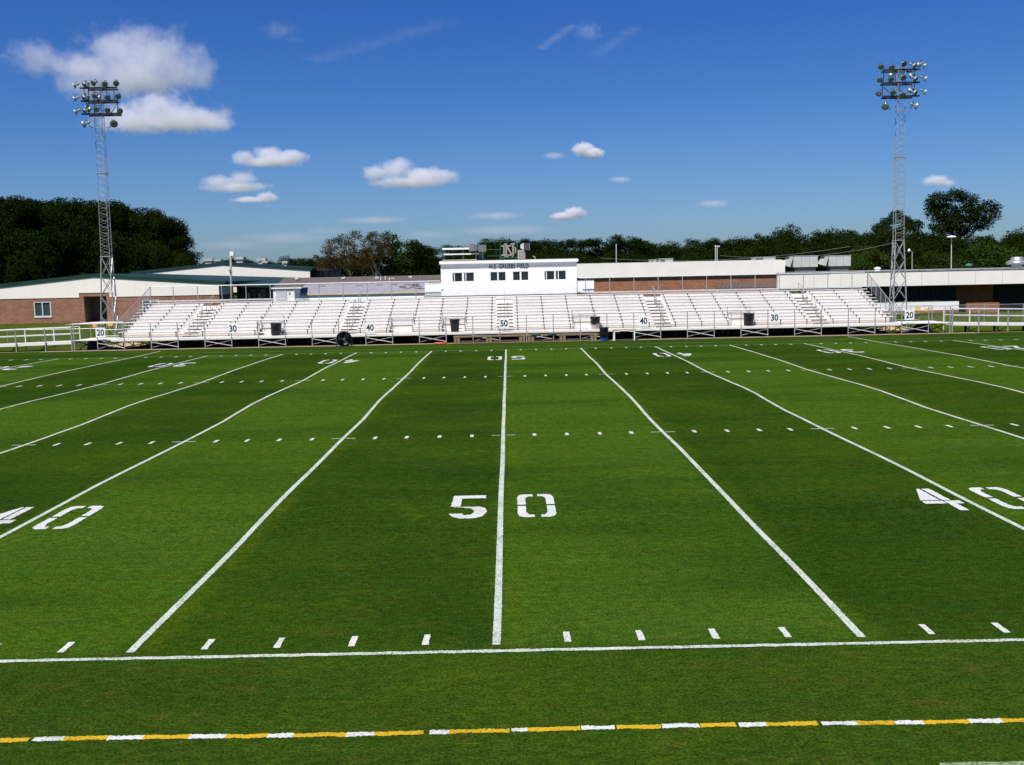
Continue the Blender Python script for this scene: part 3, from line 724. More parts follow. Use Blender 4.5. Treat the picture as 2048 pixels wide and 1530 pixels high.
# dirt mounds near the tower bases, black heaps added as stair shade under the landings
for X, Yq, rx, ry, h, lab in ((-27.6, 60.5, 1.3, 1.0, .26, 'sunlit heap of tan dirt under the left end of the grandstand'), (28.3, 61.0, 1.2, .9, .28, 'sunlit heap of tan dirt under the right end landing')):
    mo = MB(); n = 22; vs = []
    for j in range(n):
        for k in range(n):
            u_, v_ = 2*k/(n-1)-1, 2*j/(n-1)-1; d = max(0, 1-u_*u_-v_*v_); vs.append((X+u_*rx, Yq+v_*ry, -.02+h*d*(.8+.5*noise.noise((u_*2+X, v_*2, 0)))))
    mo.add(vs, [(j*n+k, j*n+k+1, (j+1)*n+k+1, (j+1)*n+k) for j in range(n-1) for k in range(n-1)])
    tag(mo.build('dirt_heap', M['dirt'], smooth=True), lab, 'dirt heap')
for X, sx, lab in ((-28.5, 1, 'black heap standing in for the stair shade under the left end landing'), (28.9, -1, 'black heap standing in for the stair shade under the right end landing')):
    tb = MB(); n = 18; vs = []
    for j in range(10):
        for k in range(n):
            a = 2*math.pi*k/n; hh = j/9; rr_ = (1-.55*hh)*(1+.10*noise.noise((math.cos(a)*2+X, math.sin(a)*2, hh*3))); vs.append((X-sx*.25*hh+rr_*.85*math.cos(a), YF+1.6+rr_*.5*math.sin(a), hh*.62))
    tb.add(vs, [(j*n+k, j*n+(k+1) % n, (j+1)*n+(k+1) % n, (j+1)*n+k) for j in range(9) for k in range(n)]+[tuple(9*n+k for k in range(n))])
    tag(tb.build('stair_shade_heap', M['bag'], smooth=True), lab, 'stair shade heap')

# ------------------------------------------------------------------ press box
YP = Y0+RUN*NR+.42
pb = empty('press_box', (.3, YP, 0), 'white press box on stilts lettered H.E. GRUBBS FIELD behind the grandstand', 'press box')
A_ = at(883, 593, YP); B_ = at(1154, 589, YP); xl, xr, zb = A_.x, B_.x, 2.55; zt = at(1020, 523.5, YP).z
wins = [(910,918.5,924.3,935.5,927.5,931.8), ]
W = [(905,924.5,545.5,563.5),(928,948,545,563.5),(981,995,543.5,562.3),(997,1011.5,543,562.3),(1026,1040,542.3,561.5),(1042.5,1057,542,561.3),(1089,1109,542,559.6),(1111.5,1132,540.5,559.3)]
opens = []
for x0, x1, y0, y1 in W:
    a = at(x0, y1, YP); b_ = at(x1, y0, YP); opens.append((a.x, b_.x, a.z, b_.z))
za = min(o[2] for o in opens); zc = max(o[3] for o in opens)
zlo = sum(o[2] for o in opens)/8; zhi = sum(o[3] for o in opens)/8
wl = MB()
wl.box(xl, xr, YP, YP+.12, zb, zlo); wl.box(xl, xr, YP, YP+.12, zhi, zt)
ex = [xl]+[q for o in opens for q in (o[0], o[1])]+[xr]
for i in range(0, len(ex), 2): wl.box(ex[i], ex[i+1], YP, YP+.12, zlo, zhi)
wl.box(xl, xl+.12, YP+.12, YP+3.2, zb, zt); wl.box(xr-.12, xr, YP+.12, YP+3.2, zb, zt); wl.box(xl+.12, xr-.12, YP+3.08, YP+3.2, zb, zt)
wl.box(xl+.12, xr-.12, YP+.12, YP+3.08, zb, zb+.1)
wl.build('wall', M['white'], pb)
for i, o in enumerate(opens):
    f_ = MB(); f_.box(o[0], o[1], YP+.03, YP+.07, zlo, zlo+.03); f_.box(o[0], o[1], YP+.03, YP+.07, zhi-.03, zhi); f_.box(o[0], o[0]+.025, YP+.03, YP+.07, zlo+.03, zhi-.03); f_.box(o[1]-.025, o[1], YP+.03, YP+.07, zlo+.03, zhi-.03)
    if i in (0,1,6,7):
        xm = o[0]+(.15 if i != 7 else .2); f_.box(xm-.028, xm+.028, YP+.02, YP+.08, zlo+.03, zhi-.03)
    wf = f_.build('window', M['white'], pb)
    MB().box(o[0]+.02, o[1]-.02, YP+.085, YP+.095, zlo+.02, zhi-.02).build('pane', M['glass'] if i else M['black'], wf)
rl_ = at(878, 521, YP-.35); rr2 = at(1157, 517.5, YP-.35); zr = (rl_.z+rr2.z)/2
MB().box(rl_.x, rr2.x, YP-.20, YP+3.5, zr-.24, zr-.03).build('roof', M['white'], pb)
MB().box(rl_.x+.1, rr2.x-.1, YP-.12, YP+3.4, zr-.028, zr+.02).build('roofing', M['hvacd'], pb)
for x in (xl+.4, (xl+xr)/2-1.6, (xl+xr)/2+1.6, xr-.4):
    for y in (YP+.3, YP+2.9): MB().box(x-.08, x+.08, y-.08, y+.08, 0, zb).build('stilt', M['galvd'], pb)
# lettering
pt = at(1018, 532.3, YP-.02)
text_obj('lettering', 'H.E. GRUBBS FIELD', .42, M['ink'], (pt.x-.3, -.012, pt.z), pb, .006, .008, fit=(2.96,.37), space=1.14)
# small side platforms
for sx, (x0, x1, y0, y1) in ((-1,(850,883,565.5,591)), (1,(1154,1188,559,586))):
    a = at(x0, y1, YP+.1); b_ = at(x1, y0, YP+.1)
    xa_, xb_ = (a.x, xl-.002) if sx < 0 else (xr+.002, b_.x)
    o = MB().box(xa_, xb_, YP+.1, YP+1.8, a.z+.05, b_.z-.04).build('side_wing', M['white'], pb)
    MB().box(xa_-.03 if sx < 0 else xa_, xb_ if sx < 0 else xb_+.03, YP+.07, YP+1.83, b_.z-.039, b_.z-.005 if sx < 0 else b_.z+.04).build('wing_cap', M['white'] if sx < 0 else M['dark'], pb)
    MB().box(xa_, xb_, YP+.06, YP+.1, a.z, a.z+.045).build('wing_skirt', M['dark'], pb)
# roof camera deck with white and green rails
rd = empty('filming_deck', (at(945,520,YP+1).x, YP+1, zr), 'green framed filming deck with white rails on the left of the press box roof', 'platform')
dx0, dx1 = at(885,520,YP+.6).x, at(958,520,YP+.6).x
MB().box(dx0, dx1-.15, YP+.3, YP+2.4, zr+.022, zr+.09).build('deck_boards', M['tan_trim'], rd)
for px in (886.5, 925, 957):
    x = at(px, 520, YP+.6).x
    for y in (YP+.6, YP+2.3): MB().box(x-.045, x+.045, y-.04, y+.04, zr+.09, zr+(1.03 if px < 950 else .8)).build('post', M['green_paint'], rd)
ra = MB(); ra.box(dx0+.0, dx1+.2, YP+.52, YP+.558, at(920,497,YP+.55).z-.08, at(920,497,YP+.55).z+.06); ra.build('upper_rail', M['white'], rd)
MB().box(dx0+.1, dx1+.0, YP+.52, YP+.558, at(920,508,YP+.55).z-.06, at(920,508,YP+.55).z+.04).build('lower_rail', M['white'], rd)
MB().box(dx0, dx1, YP+2.34, YP+2.36, zr+.5, zr+.6).build('rear_rail', M['green_paint'], rd)
# green cabinet + pipe frame holding the interlocked letters
c0, c1 = at(960,520,YP+1.2).x, at(971,520,YP+1.2).x
tag(MB().box(c0, c1, YP+1.0, YP+1.5, zr+.022, zr+.72).box(c0-.03, c1+.03, YP+.97, YP+1.53, zr+.722, zr+.76).build('roof_cabinet', M['green_paint']), 'narrow dark green cabinet on the press box roof under a white speaker', 'cabinet')
pf = empty('letter_frame', (at(1018,520,YP+1.2).x, YP+1.2, zr), 'green pipe frame on the press box roof holding grey interlocked letters', 'sign')
q = lambda px, py: at(px, py, YP+1.2)
fr_ = MB()
for a, b_ in (((1001,483),(1001,519.5)),((1034.5,481.5),(1034.5,519.5)),((972,483.5),(1035,481.5)),((1001,516),(1034.5,515.5)),((972,499),(1001,499)),((972,512),(1001,512)),((972,483.5),(972,499))):
    pa, pb_ = q(*a), q(*b_)
    if a[1] != b_[1] and a[0] == b_[0] and b_[1] > 519: pb_.z = zr+.02
    fr_.tube(pa, pb_, .028 if a[0] in (1001,1034.5) else .018, 6)
fr_.build('pipe_frame', M['green_pipe'], pf)
def strokes(mb, segs_, Y, wd, th):
    for a, b_ in segs_:
        pa, pb_ = at(*a, Y), at(*b_, Y); mb.bar(pa, pb_, th, wd) if abs(pa.x-pb_.x) > abs(pa.z-pb_.z)*.2 else mb.bar(pa, pb_, wd, th)
dl = MB(); wdt = .11
strokes(dl, [((1003,492),(1023,491.5)),((1023,491.5),(1031,496)),((1031,496),(1031,504)),((1031,504),(1024,510)),((1024,510),(1003,510.5)),((1008,492),(1008,510))], YP+1.16, .11, .05)
dl.build('letter_d', M['grey_letter'], pf)
nl = MB(); strokes(nl, [((1012.5,489),(1012.5,513)),((1010.5,487),(1026,514)),((1026,487),(1026,513)),((1008.5,513),(1017,513)),((1021.5,488),(1030,488)),((1008,488.5),(1014,488.5))], YP+1.08, .12, .05)
nl.build('letter_n', M['grey_letter'], pf)
# loudspeakers
def horn(px, py, Y, yaw, lab, zpole):
    p = at(px, py, Y); e = empty('horn_loudspeaker', p, lab, 'loudspeaker', 'loudspeakers on the press box roof'); e.rotation_euler.z = yaw
    def fr(mb): return mb
    s_ = .30
    shell = MB(); shell.add([(-s_,-.34,-.26),(s_,-.34,-.26),(s_,-.34,.26),(-s_,-.34,.26),(-.12,.25,-.12),(.12,.25,-.12),(.12,.25,.14),(-.12,.25,.14)], [(4,5,6,7),(0,4,7,3),(1,2,6,5),(3,7,6,2),(0,1,5,4)])
    shell.build('shell', M['horn'], e, world=False)
    MB().box(-s_+.02, s_-.02, -.335, -.30, -.24, .24).build('grille', M['grille'], e, world=False)
    MB().tube((0,.1,-.12), (0,.1,-(p.z-zpole)), .022, 6).build('mounting_pole', M['rail'], e, world=False)
    MB().box(-.05,.05,.05,.15,.14,.24).build('cable_box', M['horn'], e, world=False)
horn(950, 495.5, YP+.35, R(-42), 'white horn loudspeaker turned left above the filming deck', zr)
horn(965, 496.5, YP+.45, R(-4), 'white horn loudspeaker facing the field in front of the green cabinet', zr)
horn(1047.5, 493, YP+1.0, R(40), 'white horn loudspeaker turned right beside the letter frame', zr)
a = at(1036, 515.5, YP+.7); b_ = at(1050.5, 500, YP+.7)
ce = empty('box_loudspeaker', ((a.x+b_.x)/2, YP+.7, zr), 'square pinkish grey box loudspeaker on the press box roof', 'loudspeaker')
MB().box(a.x, b_.x, YP+.7, YP+1.1, zr+.022, b_.z).build('cabinet', M['horn'], ce); MB().box(a.x+.02, b_.x-.02, YP+.675, YP+.699, zr+.05, b_.z-.02).build('grille', M['amp'], ce)
gn = MB(); p = at(1070, 514, YP+.6); gn.tube((p.x, YP+.6, zr+.02), (p.x, YP+.6, p.z+.02), .02, 6); gn.tube((p.x, YP+.6, p.z+.02), (p.x-.16, YP+.55, p.z+.06), .02, 6)
tag(gn.build('gooseneck_vent', M['white']), 'small white bent pipe on the right of the press box roof', 'vent pipe')

# ------------------------------------------------------------------ light towers
def lamp_proto():
    e = MB().lathe([(.10,-.62),(.12,-.60),(.12,-.38),(.07,-.34),(.07,-.26)], 14).build('floodlight', M['lamphouse'], smooth=False)
    MB().lathe([(.07,-.26),(.15,-.23),(.24,-.14),(.30,0),(.315,.0),(.25,-.15),(.16,-.245),(.0,-.27)], 24).build('reflector', M['reflector'], e, smooth=True, world=False)
    MB().lathe([(.001,.012),(.16,.008),(.297,-.004),(.297,-.012),(.001,-.012)], 24).build('lens', M['lens'], e, smooth=True, world=False)
    br = MB(); br.bar((.13,0,-.45), (.13,.26,-.45), .03); br.bar((-.13,0,-.45), (-.13,.26,-.45), .03); br.bar((-.14,.26,-.45), (.14,.26,-.45), .04)
    br.build('yoke', M['dark'], e, world=False)
    return e
lampP = lamp_proto(); used = [False]
def place_lamp(tower, p, az, tilt, s=.79):
    if not used[0]: l = lampP; used[0] = True; l.parent = tower
    else: l = copy_tree(lampP, tower)
    d = Vector((math.sin(az)*math.cos(tilt), -math.cos(az)*math.cos(tilt), -math.sin(tilt)))
    l.rotation_euler = d.to_track_quat('Z', 'Y').to_euler(); l.location = Vector(p)-Vector(tower.location)
    l.scale = (s, s, s)
YT = 72.4
def tower(xb, top_x, th0, bars, lamps, low, lab, braces_px, mir):
    zb_ = 0.0; base = Vector((xb, YT, 0)); e = empty('light_tower', base, lab, 'light tower', 'floodlight towers behind the grandstand')
    ztop = at(bars[0][0], bars[0][1], YT).z+.3; H1 = 6.75
    lean = (top_x-xb)/19.0
    cx = lambda z: xb+lean*z
    rad = lambda z: (.88+(.53-.88)*z/H1) if z < H1 else .53-(.53-.42)*(z-H1)/(ztop-H1)
    leg = lambda k, z: Vector((cx(z)+rad(z)*math.cos(th0+k*2*math.pi/3), YT+rad(z)*math.sin(th0+k*2*math.pi/3), z))
    for k in range(3):
        l = MB(); l.tube(leg(k,0), leg(k,H1), .058, 8); l.tube(leg(k,H1), leg(k,ztop), .027, 8)
        l.tube(leg(k,H1)-Vector((0,0,.05)), leg(k,H1)+Vector((0,0,.05)), .08, 8); l.tube(leg(k,13.6), leg(k,13.75), .075, 8)
        l.build('mast_leg', M['galv'], e)
    lo = MB(); n = 4
    for i in range(n):
        z0, z1 = .1+(H1-.1)*i/n, .1+(H1-.1)*(i+1)/n
        for k in range(3):
            k2 = (k+1) % 3; lo.bar(leg(k,z0), leg(k2,z1), .055, .02); lo.bar(leg(k2,z0), leg(k,z1), .02, .055)
    lo.build('lower_lattice', M['galv'], e)
    up = MB(); n = 27
    for i in range(n):
        z0, z1 = H1+(ztop-H1)*i/n, H1+(ztop-H1)*(i+1)/n; zm = (z0+z1)/2
        for k in range(3):
            k2 = (k+1) % 3; up.tube(leg(k,z0), leg(k2,zm), .009, 4); up.tube(leg(k2,zm), leg(k,z1), .009, 4)
    for zz in (H1, 13.68):
        for k in range(3): up.tube(leg(k,zz), leg((k+1) % 3,zz), .03, 5)
    up.build('upper_lattice', M['galvd'], e)
    for (x0, y0, x1, y1) in low['bars']:
        a = at(x0, y0, YT-.55); b_ = at(x1, y1, YT-.55); zc_ = (a.z+b_.z)/2; a.z = b_.z = zc_
        thick = .13 if abs(x1-x0) > 50 else .05
        cb = MB(); cb.box(a.x, b_.x, YT-.62, YT-.50, zc_-thick/2, zc_+thick/2)
        if thick > .1: cb.box(a.x+.25, b_.x-.25, YT+.3, YT+.4, zc_-thick/2, zc_+thick/2); cb.box(cx(zc_)-.5, cx(zc_)-.42, YT-.5, YT+.3, zc_-.05, zc_+.03); cb.box(cx(zc_)+.42, cx(zc_)+.5, YT-.5, YT+.3, zc_-.05, zc_+.03)
        cb.build('cross_arm', M['dark'] if thick > .1 else M['galv'], e)
    for a, b_ in braces_px: MB().bar(at(*a, YT-.56), at(*b_, YT-.56), .05, .05).build('arm_brace', M['dark'], e)
    for (px, py, az, tl, dy) in lamps: place_lamp(e, at(px, py, YT-.9+dy), R(az), R(tl))
    for (px, py, az, tl) in low['lamps']: place_lamp(e, at(px, py, YT-.9), R(az), R(tl), .98)
    return e
def z6(x, y): return (100+.1896*x, 130+.1896*y)
def z7(x, y): return (1700+.1896*x, 100+.1896*y)
LL = [(*z6(247,222),-75,28,0),(*z6(357,212),-48,32,0),(*z6(455,193),-25,28,-.1),(*z6(578,203),5,24,0),(*z6(697,194),12,22,0),
      (*z6(252,362),-75,28,0),(*z6(352,352),-48,32,0),(*z6(467,328),-20,26,-.1),(*z6(607,343),4,24,0),(*z6(718,331),12,22,0),
      (*z6(260,500),-75,28,0),(*z6(358,490),-48,32,0),(*z6(488,467),-12,26,-.1),(*z6(606,480),0,26,0),(*z6(738,488),40,24,0)]
RL = [(*z7(796,170),75,28,0),(*z7(688,170),48,32,0),(*z7(573,148),12,28,-.1),(*z7(440,188),-8,30,0),(*z7(328,178),-15,24,0),
      (*z7(806,306),75,28,0),(*z7(700,308),48,32,0),(*z7(566,292),8,26,-.1),(*z7(433,310),-5,24,0),(*z7(316,315),-20,22,0),
      (*z7(803,446),75,28,0),(*z7(695,455),48,32,0),(*z7(552,478),4,28,-.1),(*z7(452,450),0,24,0),(*z7(303,462),-35,24,0)]
# rear-facing lamps, seen from behind
for q in ((400,350),(420,470),(520,345),(398,215)): LL.append((*z6(*q), 150, 20, 1.9))
for q in ((640,275),(628,430),(720,160),(430,270)): RL.append((*z7(*q), -150, 20, 1.9))
tower(-33.62, -33.43, R(188.7), [(197,175)], LL, dict(bars=[(*z6(320,246),*z6(705,236)),(*z6(330,384),*z6(715,372)),(*z6(335,522),*z6(745,508)),(*z6(440,665),*z6(628,658))], lamps=[(*z6(345,628),-80,20),(*z6(674,620),28,15)]),
      'tall floodlight tower behind the left end of the grandstand', [(z6(355,250),z6(412,510)),(z6(405,250),z6(405,500)),(z6(468,245),z6(475,510)),(z6(672,240),z6(680,375)),(z6(710,375),z6(712,505)),(z6(690,440),z6(645,505)),(z6(598,245),z6(602,375)),(z6(440,660),z6(410,635)),(z6(628,655),z6(660,625))], 1)
tower(33.20, 33.09, R(-8.7), [(1802,139)], RL, dict(bars=[(*z7(345,212),*z7(733,203)),(*z7(330,350),*z7(735,340)),(*z7(340,492),*z7(733,482)),(*z7(425,630),*z7(625,628))], lamps=[(*z7(372,597),-28,15),(*z7(712,592),80,20)]),
      'tall floodlight tower behind the right end of the grandstand', [(z7(690,210),z7(665,340)),(z7(685,345),z7(662,485)),(z7(360,215),z7(350,345)),(z7(340,350),z7(342,485)),(z7(360,390),z7(410,450)),(z7(475,210),z7(478,345)),(z7(525,345),z7(528,485)),(z7(425,630),z7(405,605)),(z7(625,628),z7(655,600))], -1)

# ------------------------------------------------------------------ left school wing (gabled) and annex
def wpoly(mb, pts, Y, th):                       # polygon given at photo pixels on plane Y, with real thickness
    mb.prism([at(a, b_, Y) for a, b_ in pts], (0, th, 0)); return mb
YL = 103.5
sw_ = empty('gabled_school_wing', (at(187,640,YL).x, YL, 0), 'low brick school wing with cream gable and green metal roof on the far left', 'building')
zt_ = at(100, 596.3, YL).z; 
xL, xD0, xD1, xR = -67.0, at(159,600,YL).x, at(220,600,YL).x, at(439,600,YL).x
zD = at(190, 585.5, YL).z; xd0, xd1 = at(167.5,600,YL).x, at(213,600,YL).x; zd = at(190, 592.5, YL).z
w1 = at(66.5,603,YL).x; w2 = at(101,603,YL).x; wz1 = at(84,634,YL).z; wz2 = at(84,603,YL).z
v1 = at(284,603,YL).x; v2 = at(318,603,YL).x; vz1 = at(300,630,YL).z; vz2 = at(300,599,YL).z
bw = MB(); T = .3
def wall_open(mb, x0, x1, z0, z1, Y, th, holes):
    hx = x0
    for a, b_, c_, d_ in sorted(holes):
        mb.box(hx, a, Y, Y+th, z0, z1)
        if c_ > z0: mb.box(a, b_, Y, Y+th, z0, c_)
        if d_ < z1: mb.box(a, b_, Y, Y+th, d_, z1)
        hx = b_
    mb.box(hx, x1, Y, Y+th, z0, z1)
wall_open(bw, xL, xR, 0, zt_, YL, T, [(w1,w2,wz1,wz2),(xd0,xd1,0,zt_),(v1,v2,vz1,vz2)])
bw.box(xD0, xd0, YL-.003, YL+T, zt_, zD); bw.box(xd1, xD1, YL-.003, YL+T, zt_, zD); bw.box(xd0, xd1, YL-.003, YL+T, zd, zD)
al = MB(); al.box(xd0-.2, xd0, YL+T, YL+2.6, 0, zt_); al.box(xd1, xd1+.2, YL+T, YL+2.6, 0, zt_); al.box(xd0-.2, xd1+.2, YL+2.6, YL+2.8, 0, zt_); al.box(xd0-.2, xd1+.2, YL+T, YL+2.8, zt_, zt_+.2); al.build('door_alcove', M['shingle'], sw_)  # dark brown lining colours in the shade of the door recess
bw.box(xL, xL+.3, YL+T, YL+25, 0, zt_); bw.box(xR-.3, xR, YL+T, YL+6, 0, zt_)
bw.build('brick_wall', M['brick'], sw_)
zp = at(187,554.5,YL).z; xp = at(187,555,YL).x; zeR = at(439,568.5,YL).z; slope = (zp-at(0,575.5,YL).z)/(xp-at(0,575,YL).x); zeL = zp-slope*(xp-xL)
cg = MB(); zc0 = zt_+.003
cg.prism([(xL,YL-.06,zc0),(xD0,YL-.06,zc0),(xD0,YL-.06,zD+.002),(xD1,YL-.06,zD+.002),(xD1,YL-.06,zc0),(xR,YL-.06,zc0),(xR,YL-.06,zeR),(xp,YL-.06,zp),(xL,YL-.06,zeL)], (0,.055,0))
cg.box(xR-.055, xR, YL, YL+6, zc0, zeR-.05)
cgo = cg.build('gable_panel', M['cream'], sw_)
rf = MB(); th = .42
rf.prism([(xL-1,YL-.14,zeL+.0-slope),(xp,YL-.14,zp+.004),(xR+.8,YL-.14,zeR-.04),(xR+.8,YL-.14,zeR+.33),(xp,YL-.14,zp+th),(xL-1,YL-.14,zeL+th-slope)], (0,22,0))
rf.build('roof', M['green_roof'], sw_)
def window(parent, x0, x1, z0, z1, Y, fm, gm_, mull=1, fw=.09):
    f_ = MB(); f_.box(x0, x1, Y+.02, Y+.12, z0, z0+fw); f_.box(x0, x1, Y+.02, Y+.12, z1-fw, z1); f_.box(x0, x0+fw, Y+.02, Y+.12, z0+fw, z1-fw); f_.box(x1-fw, x1, Y+.02, Y+.12, z0+fw, z1-fw)
    for k in range(mull):
        xm = x0+(x1-x0)*(k+1)/(mull+1); f_.box(xm-fw/2, xm+fw/2, Y+.02, Y+.12, z0+fw, z1-fw)
    f_.box(x0-.05, x1+.05, Y-.06, Y+.0, z0-.08, z0)
    wo_ = f_.build('window', fm, parent); MB().box(x0+.02, x1-.02, Y+.13, Y+.15, z0+.02, z1-.02).build('pane', gm_, wo_)
window(sw_, w1, w2, wz1, wz2, YL, M['rail'], M['glassg'], 1, .13); window(sw_, v1, v2, vz1, vz2, YL, M['rail'], M['glassg'], 1, .13)
dd = MB(); YD_ = YL+2.2; a, b_ = xd0+.95, xd1-.05
for x0, x1 in ((a,a+.14),((a+b_)/2-.07,(a+b_)/2+.07),(b_-.14,b_)): dd.box(x0, x1, YD_, YD_+.08, 0, 2.45)
dd.box(a, b_, YD_+.0, YD_+.08, 2.3, 2.45); dd.box(a+.14, b_-.14, YD_+.005, YD_+.075, 0, .25)
do = dd.build('door', M['rail'], sw_); MB().box(a+.1, b_-.1, YD_+.1, YD_+.12, .02, 2.9).build('pane', M['glass'], do)
pv = MB(); pv.add([(xd0-.3,YL-5,.0),(xd1+1.5,YL-5,.0),(xd1+.3,YL+2.2,.0),(xd0,YL+2.2,.0)], [(0,1,2,3)])
tag(pv.build('door_path', M['pave']), 'pale concrete path at the recessed door', kind='structure')
# covered side porch running back
pr = MB(); xq = at(548,600,YL+6).x
for k in range(4):
    x = xR+.6+(xq-xR-1)*k/3; pr.box(x-.12, x+.12, YL+5.8, YL+6.0, 0, at(500,571,YL+6).z)
MB_ = pr.build('porch_post', M['dark'], sw_)
pw = MB(); pw.box(xR, xq, YL+8, YL+8.2, 0, 3.9); pw.build('porch_wall', M['shingle'], sw_)
pgl = MB(); 
for k in range(5): pgl.box(xR+.5+k*1.15, xR+1.5+k*1.15, YL+7.9, YL+7.98, 1.9, 3.4)
pgl.build('porch_glazing', M['glassg'], sw_)
prf = MB(); a1 = at(300,552,YL+10); a2 = at(549,567.5,YL+5); b1 = at(262,546.5,YL+28); b2 = at(640,556.5,YL+28)
prf.prism([Vector((a1.x,YL+5.4,at(400,563,YL+5.4).z)), Vector((a2.x,YL+5.4,at(548,569,YL+5.4).z)), Vector((b2.x,YL+29,b2.z)), Vector((b1.x,YL+29,b1.z))], (0,0,-.35))
prf.build('connecting_roof', M['green_roof'], sw_)

YG = 136
gh = empty('second_gabled_hall', (at(445,560,YG).x, YG, 0), 'farther hall with shallow white gable, green roof and roof vents', 'building')
wg = MB(); wpoly(wg, [(292,546.2),(445,529.5),(620,540.5),(620,554.5),(620,580),(292,590)], YG, .3); wg.build('gable_wall', M['cream'], gh)
zz1 = at(620,560,YG)
sd_ = MB(); sd_.box(zz1.x-.3, zz1.x, YG+.3, YG+24, 0, at(620,541,YG).z); sd_.build('side_wall', M['dark'], gh)
sg = MB(); x1_ = zz1.x; 
sg.box(x1_, x1_+4, YG+4, YG+4.2, 0, at(650,539,YG+4).z); sg.build('rear_annex', M['shingle'], gh)
pgl = MB()
for k in range(4): pgl.box(x1_+.3+k*.95, x1_+1.1+k*.95, YG+3.93, YG+3.98, 3.2, at(650,541,YG+4).z)
pgl.build('annex_glazing', M['glassg'], gh)
rg = MB(); wpoly(rg, [(262,548.5),(445,529.3),(624,540.8),(624,535.5),(445,524.3),(262,543.5)], YG-.12, 22); rg.build('roof', M['green_roof'], gh)
rg = MB(); wpoly(rg, [(620,541),(676,541.5),(676,537.5),(620,536)], YG+3, 10); rg.build('annex_roof', M['dark'], gh)
for px, py, wd, hh in ((416.5,521.5,16,9),(435,521.5,12,6),(478.5,518.5,16,9.5),(523,521,15,9),(530,525,10,6),(570,526,9,8)):
    a = at(px-wd/2, py+hh/2+2.5, YG+3); b_ = at(px+wd/2, py-hh/2, YG+3); v = MB(); h_ = b_.z-a.z
    v.box(a.x+.15, b_.x-.15, YG+3, YG+4.2, a.z, a.z+h_*.55); v.box(a.x-.05, b_.x+.05, YG+2.85, YG+4.35, a.z+h_*.55, b_.z); v.box(a.x+.1, b_.x-.1, YG+2.84, YG+2.849, a.z+h_*.72, a.z+h_*.78)
    v.build('roof_vent', M['hvac'], gh)

# pole with a security light box
YPO = 84; a = at(464, 640, YPO); b_ = at(461, 503, YPO)
po = empty('light_pole', (a.x, YPO, 0), 'leaning wooden pole with a square white light box on top', 'light pole')
MB().tube((a.x, YPO, 0), (b_.x, YPO, b_.z), .13, 10, .10).build('pole', M['post'], po, smooth=True)
c_ = at(465, 508, YPO); MB().box(c_.x-.18, c_.x+.2, YPO-.35, YPO-.02, c_.z-.2, c_.z+.2).build('light_box', M['white'], po, bevel=.03)
MB().box(b_.x-.24, b_.x-.08, YPO-.2, YPO+.1, at(455,541,YPO).z-.15, at(455,541,YPO).z+.15).build('meter_box', M['hvac'], po)

# concession building: shingled ridge roof, grey lean-to roof, small gabled front
YC = 92
cb = empty('concession_building', (at(700,600,YC).x, YC, 0), 'white building with brown shingles behind the left half of the grandstand', 'building')
wlp = MB(); wlp.box(at(590,600,YC).x, at(884,600,YC).x, YC-.22, YC+.2, 0, at(700,587,YC).z); wlp.build('wall', M['white'], cb)
tt = MB(); za_ = at(700,588,YC).z
tt.box(at(588,600,YC).x, at(884,600,YC).x, YC-.37, YC-.31, za_-.04, za_+.14); tt.build('eave_board', M['tan_trim'], cb)
lv = MB(); xa1, xa2 = at(600,580,YC).x, at(850,580,YC).x; zlo_ = za_+.12; zhi_ = at(700,567.5,YC+5).z
lv.prism([(xa1-1.6,YC-.3,zlo_),(xa2,YC-.3,zlo_),(xa2,YC+5,zhi_),(xa1-2.2,YC+5,zhi_)], (0,0,-.1)); lv.build('lean_to_roof', M['lav'], cb)
lp = MB()
rng = random.Random(9)
MB().prism([(xa1-1.9,YC-.2,0),(xa1-1.9,YC+4.8,0),(xa1-1.9,YC+4.8,zhi_-.12),(xa1-1.9,YC-.2,zlo_-.12)], (.15,0,0)).build('end_wall', M['white'], cb)
for k in range(16):
    u_ = rng.uniform(.80,.985) if k > 3 else (.12,.43,.6,.72)[k]; v_ = rng.uniform(.25,.85) if k > 3 else .8
    x = xa1+(xa2-xa1)*u_; y = YC-.3+5.3*v_; z = zlo_+(zhi_-zlo_)*v_
    lp.box(x-.35, x+.35, y-.22, y+.22, z-.05, z+.035)
lp.build('roof_patches', M['shingle'], cb)
sh = MB(); zr0 = zhi_+.01; zr1 = at(700,553.5,YC+9).z
xs1, xs2, xs3 = at(548,566,YC+4.6).x, at(886,560,YC+5).x, at(568,556,YC+9).x
sh.prism([(xs1,YC+4.6,zr0-.1),(xs2+1,YC+4.6,zr0-.1),(xs2+1,YC+9,zr1),(xs3,YC+9,zr1)], (0,0,-.15))
sh.prism([(xs2+1,YC+9,zr1),(xs3,YC+9,zr1),(xs1,YC+14,zr0-.1),(xs2+1,YC+14,zr0-.1)], (0,0,-.15))
sh.build('shingle_roof', M['shingle'], cb)
MB().box(xs1+.4, xs2+1, YC+4.9, YC+5.1, 0, zr0-.2).build('rear_wall', M['white'], cb)
for px, py in ((594,556),(687,555),(754,554.5),(786,556.5),(821,553)):
    q = at(px, py, YC+7.6); MB().box(q.x-.2, q.x+.2, YC+7.4, YC+7.8, q.z-.15, q.z+.06).build('roof_vent', M['rail'], cb)
for px, py in ((761.5,557),(770.5,556),(779,558)):
    q = at(px, py, YC+6.4); MB().tube((q.x, YC+6.4, q.z-.2), (q.x, YC+6.4, q.z+.2), .04, 6).build('vent_pipe', M['white'], cb)
YS = YC-3; sg = MB(); ax, bx_ = at(546.5,590,YS).x, at(590,590,YS).x; zs_ = at(560,577,YS).z
sg.box(ax, bx_, YS, YC-.23, 0, zs_); sg.build('front_room', M['white'], cb)
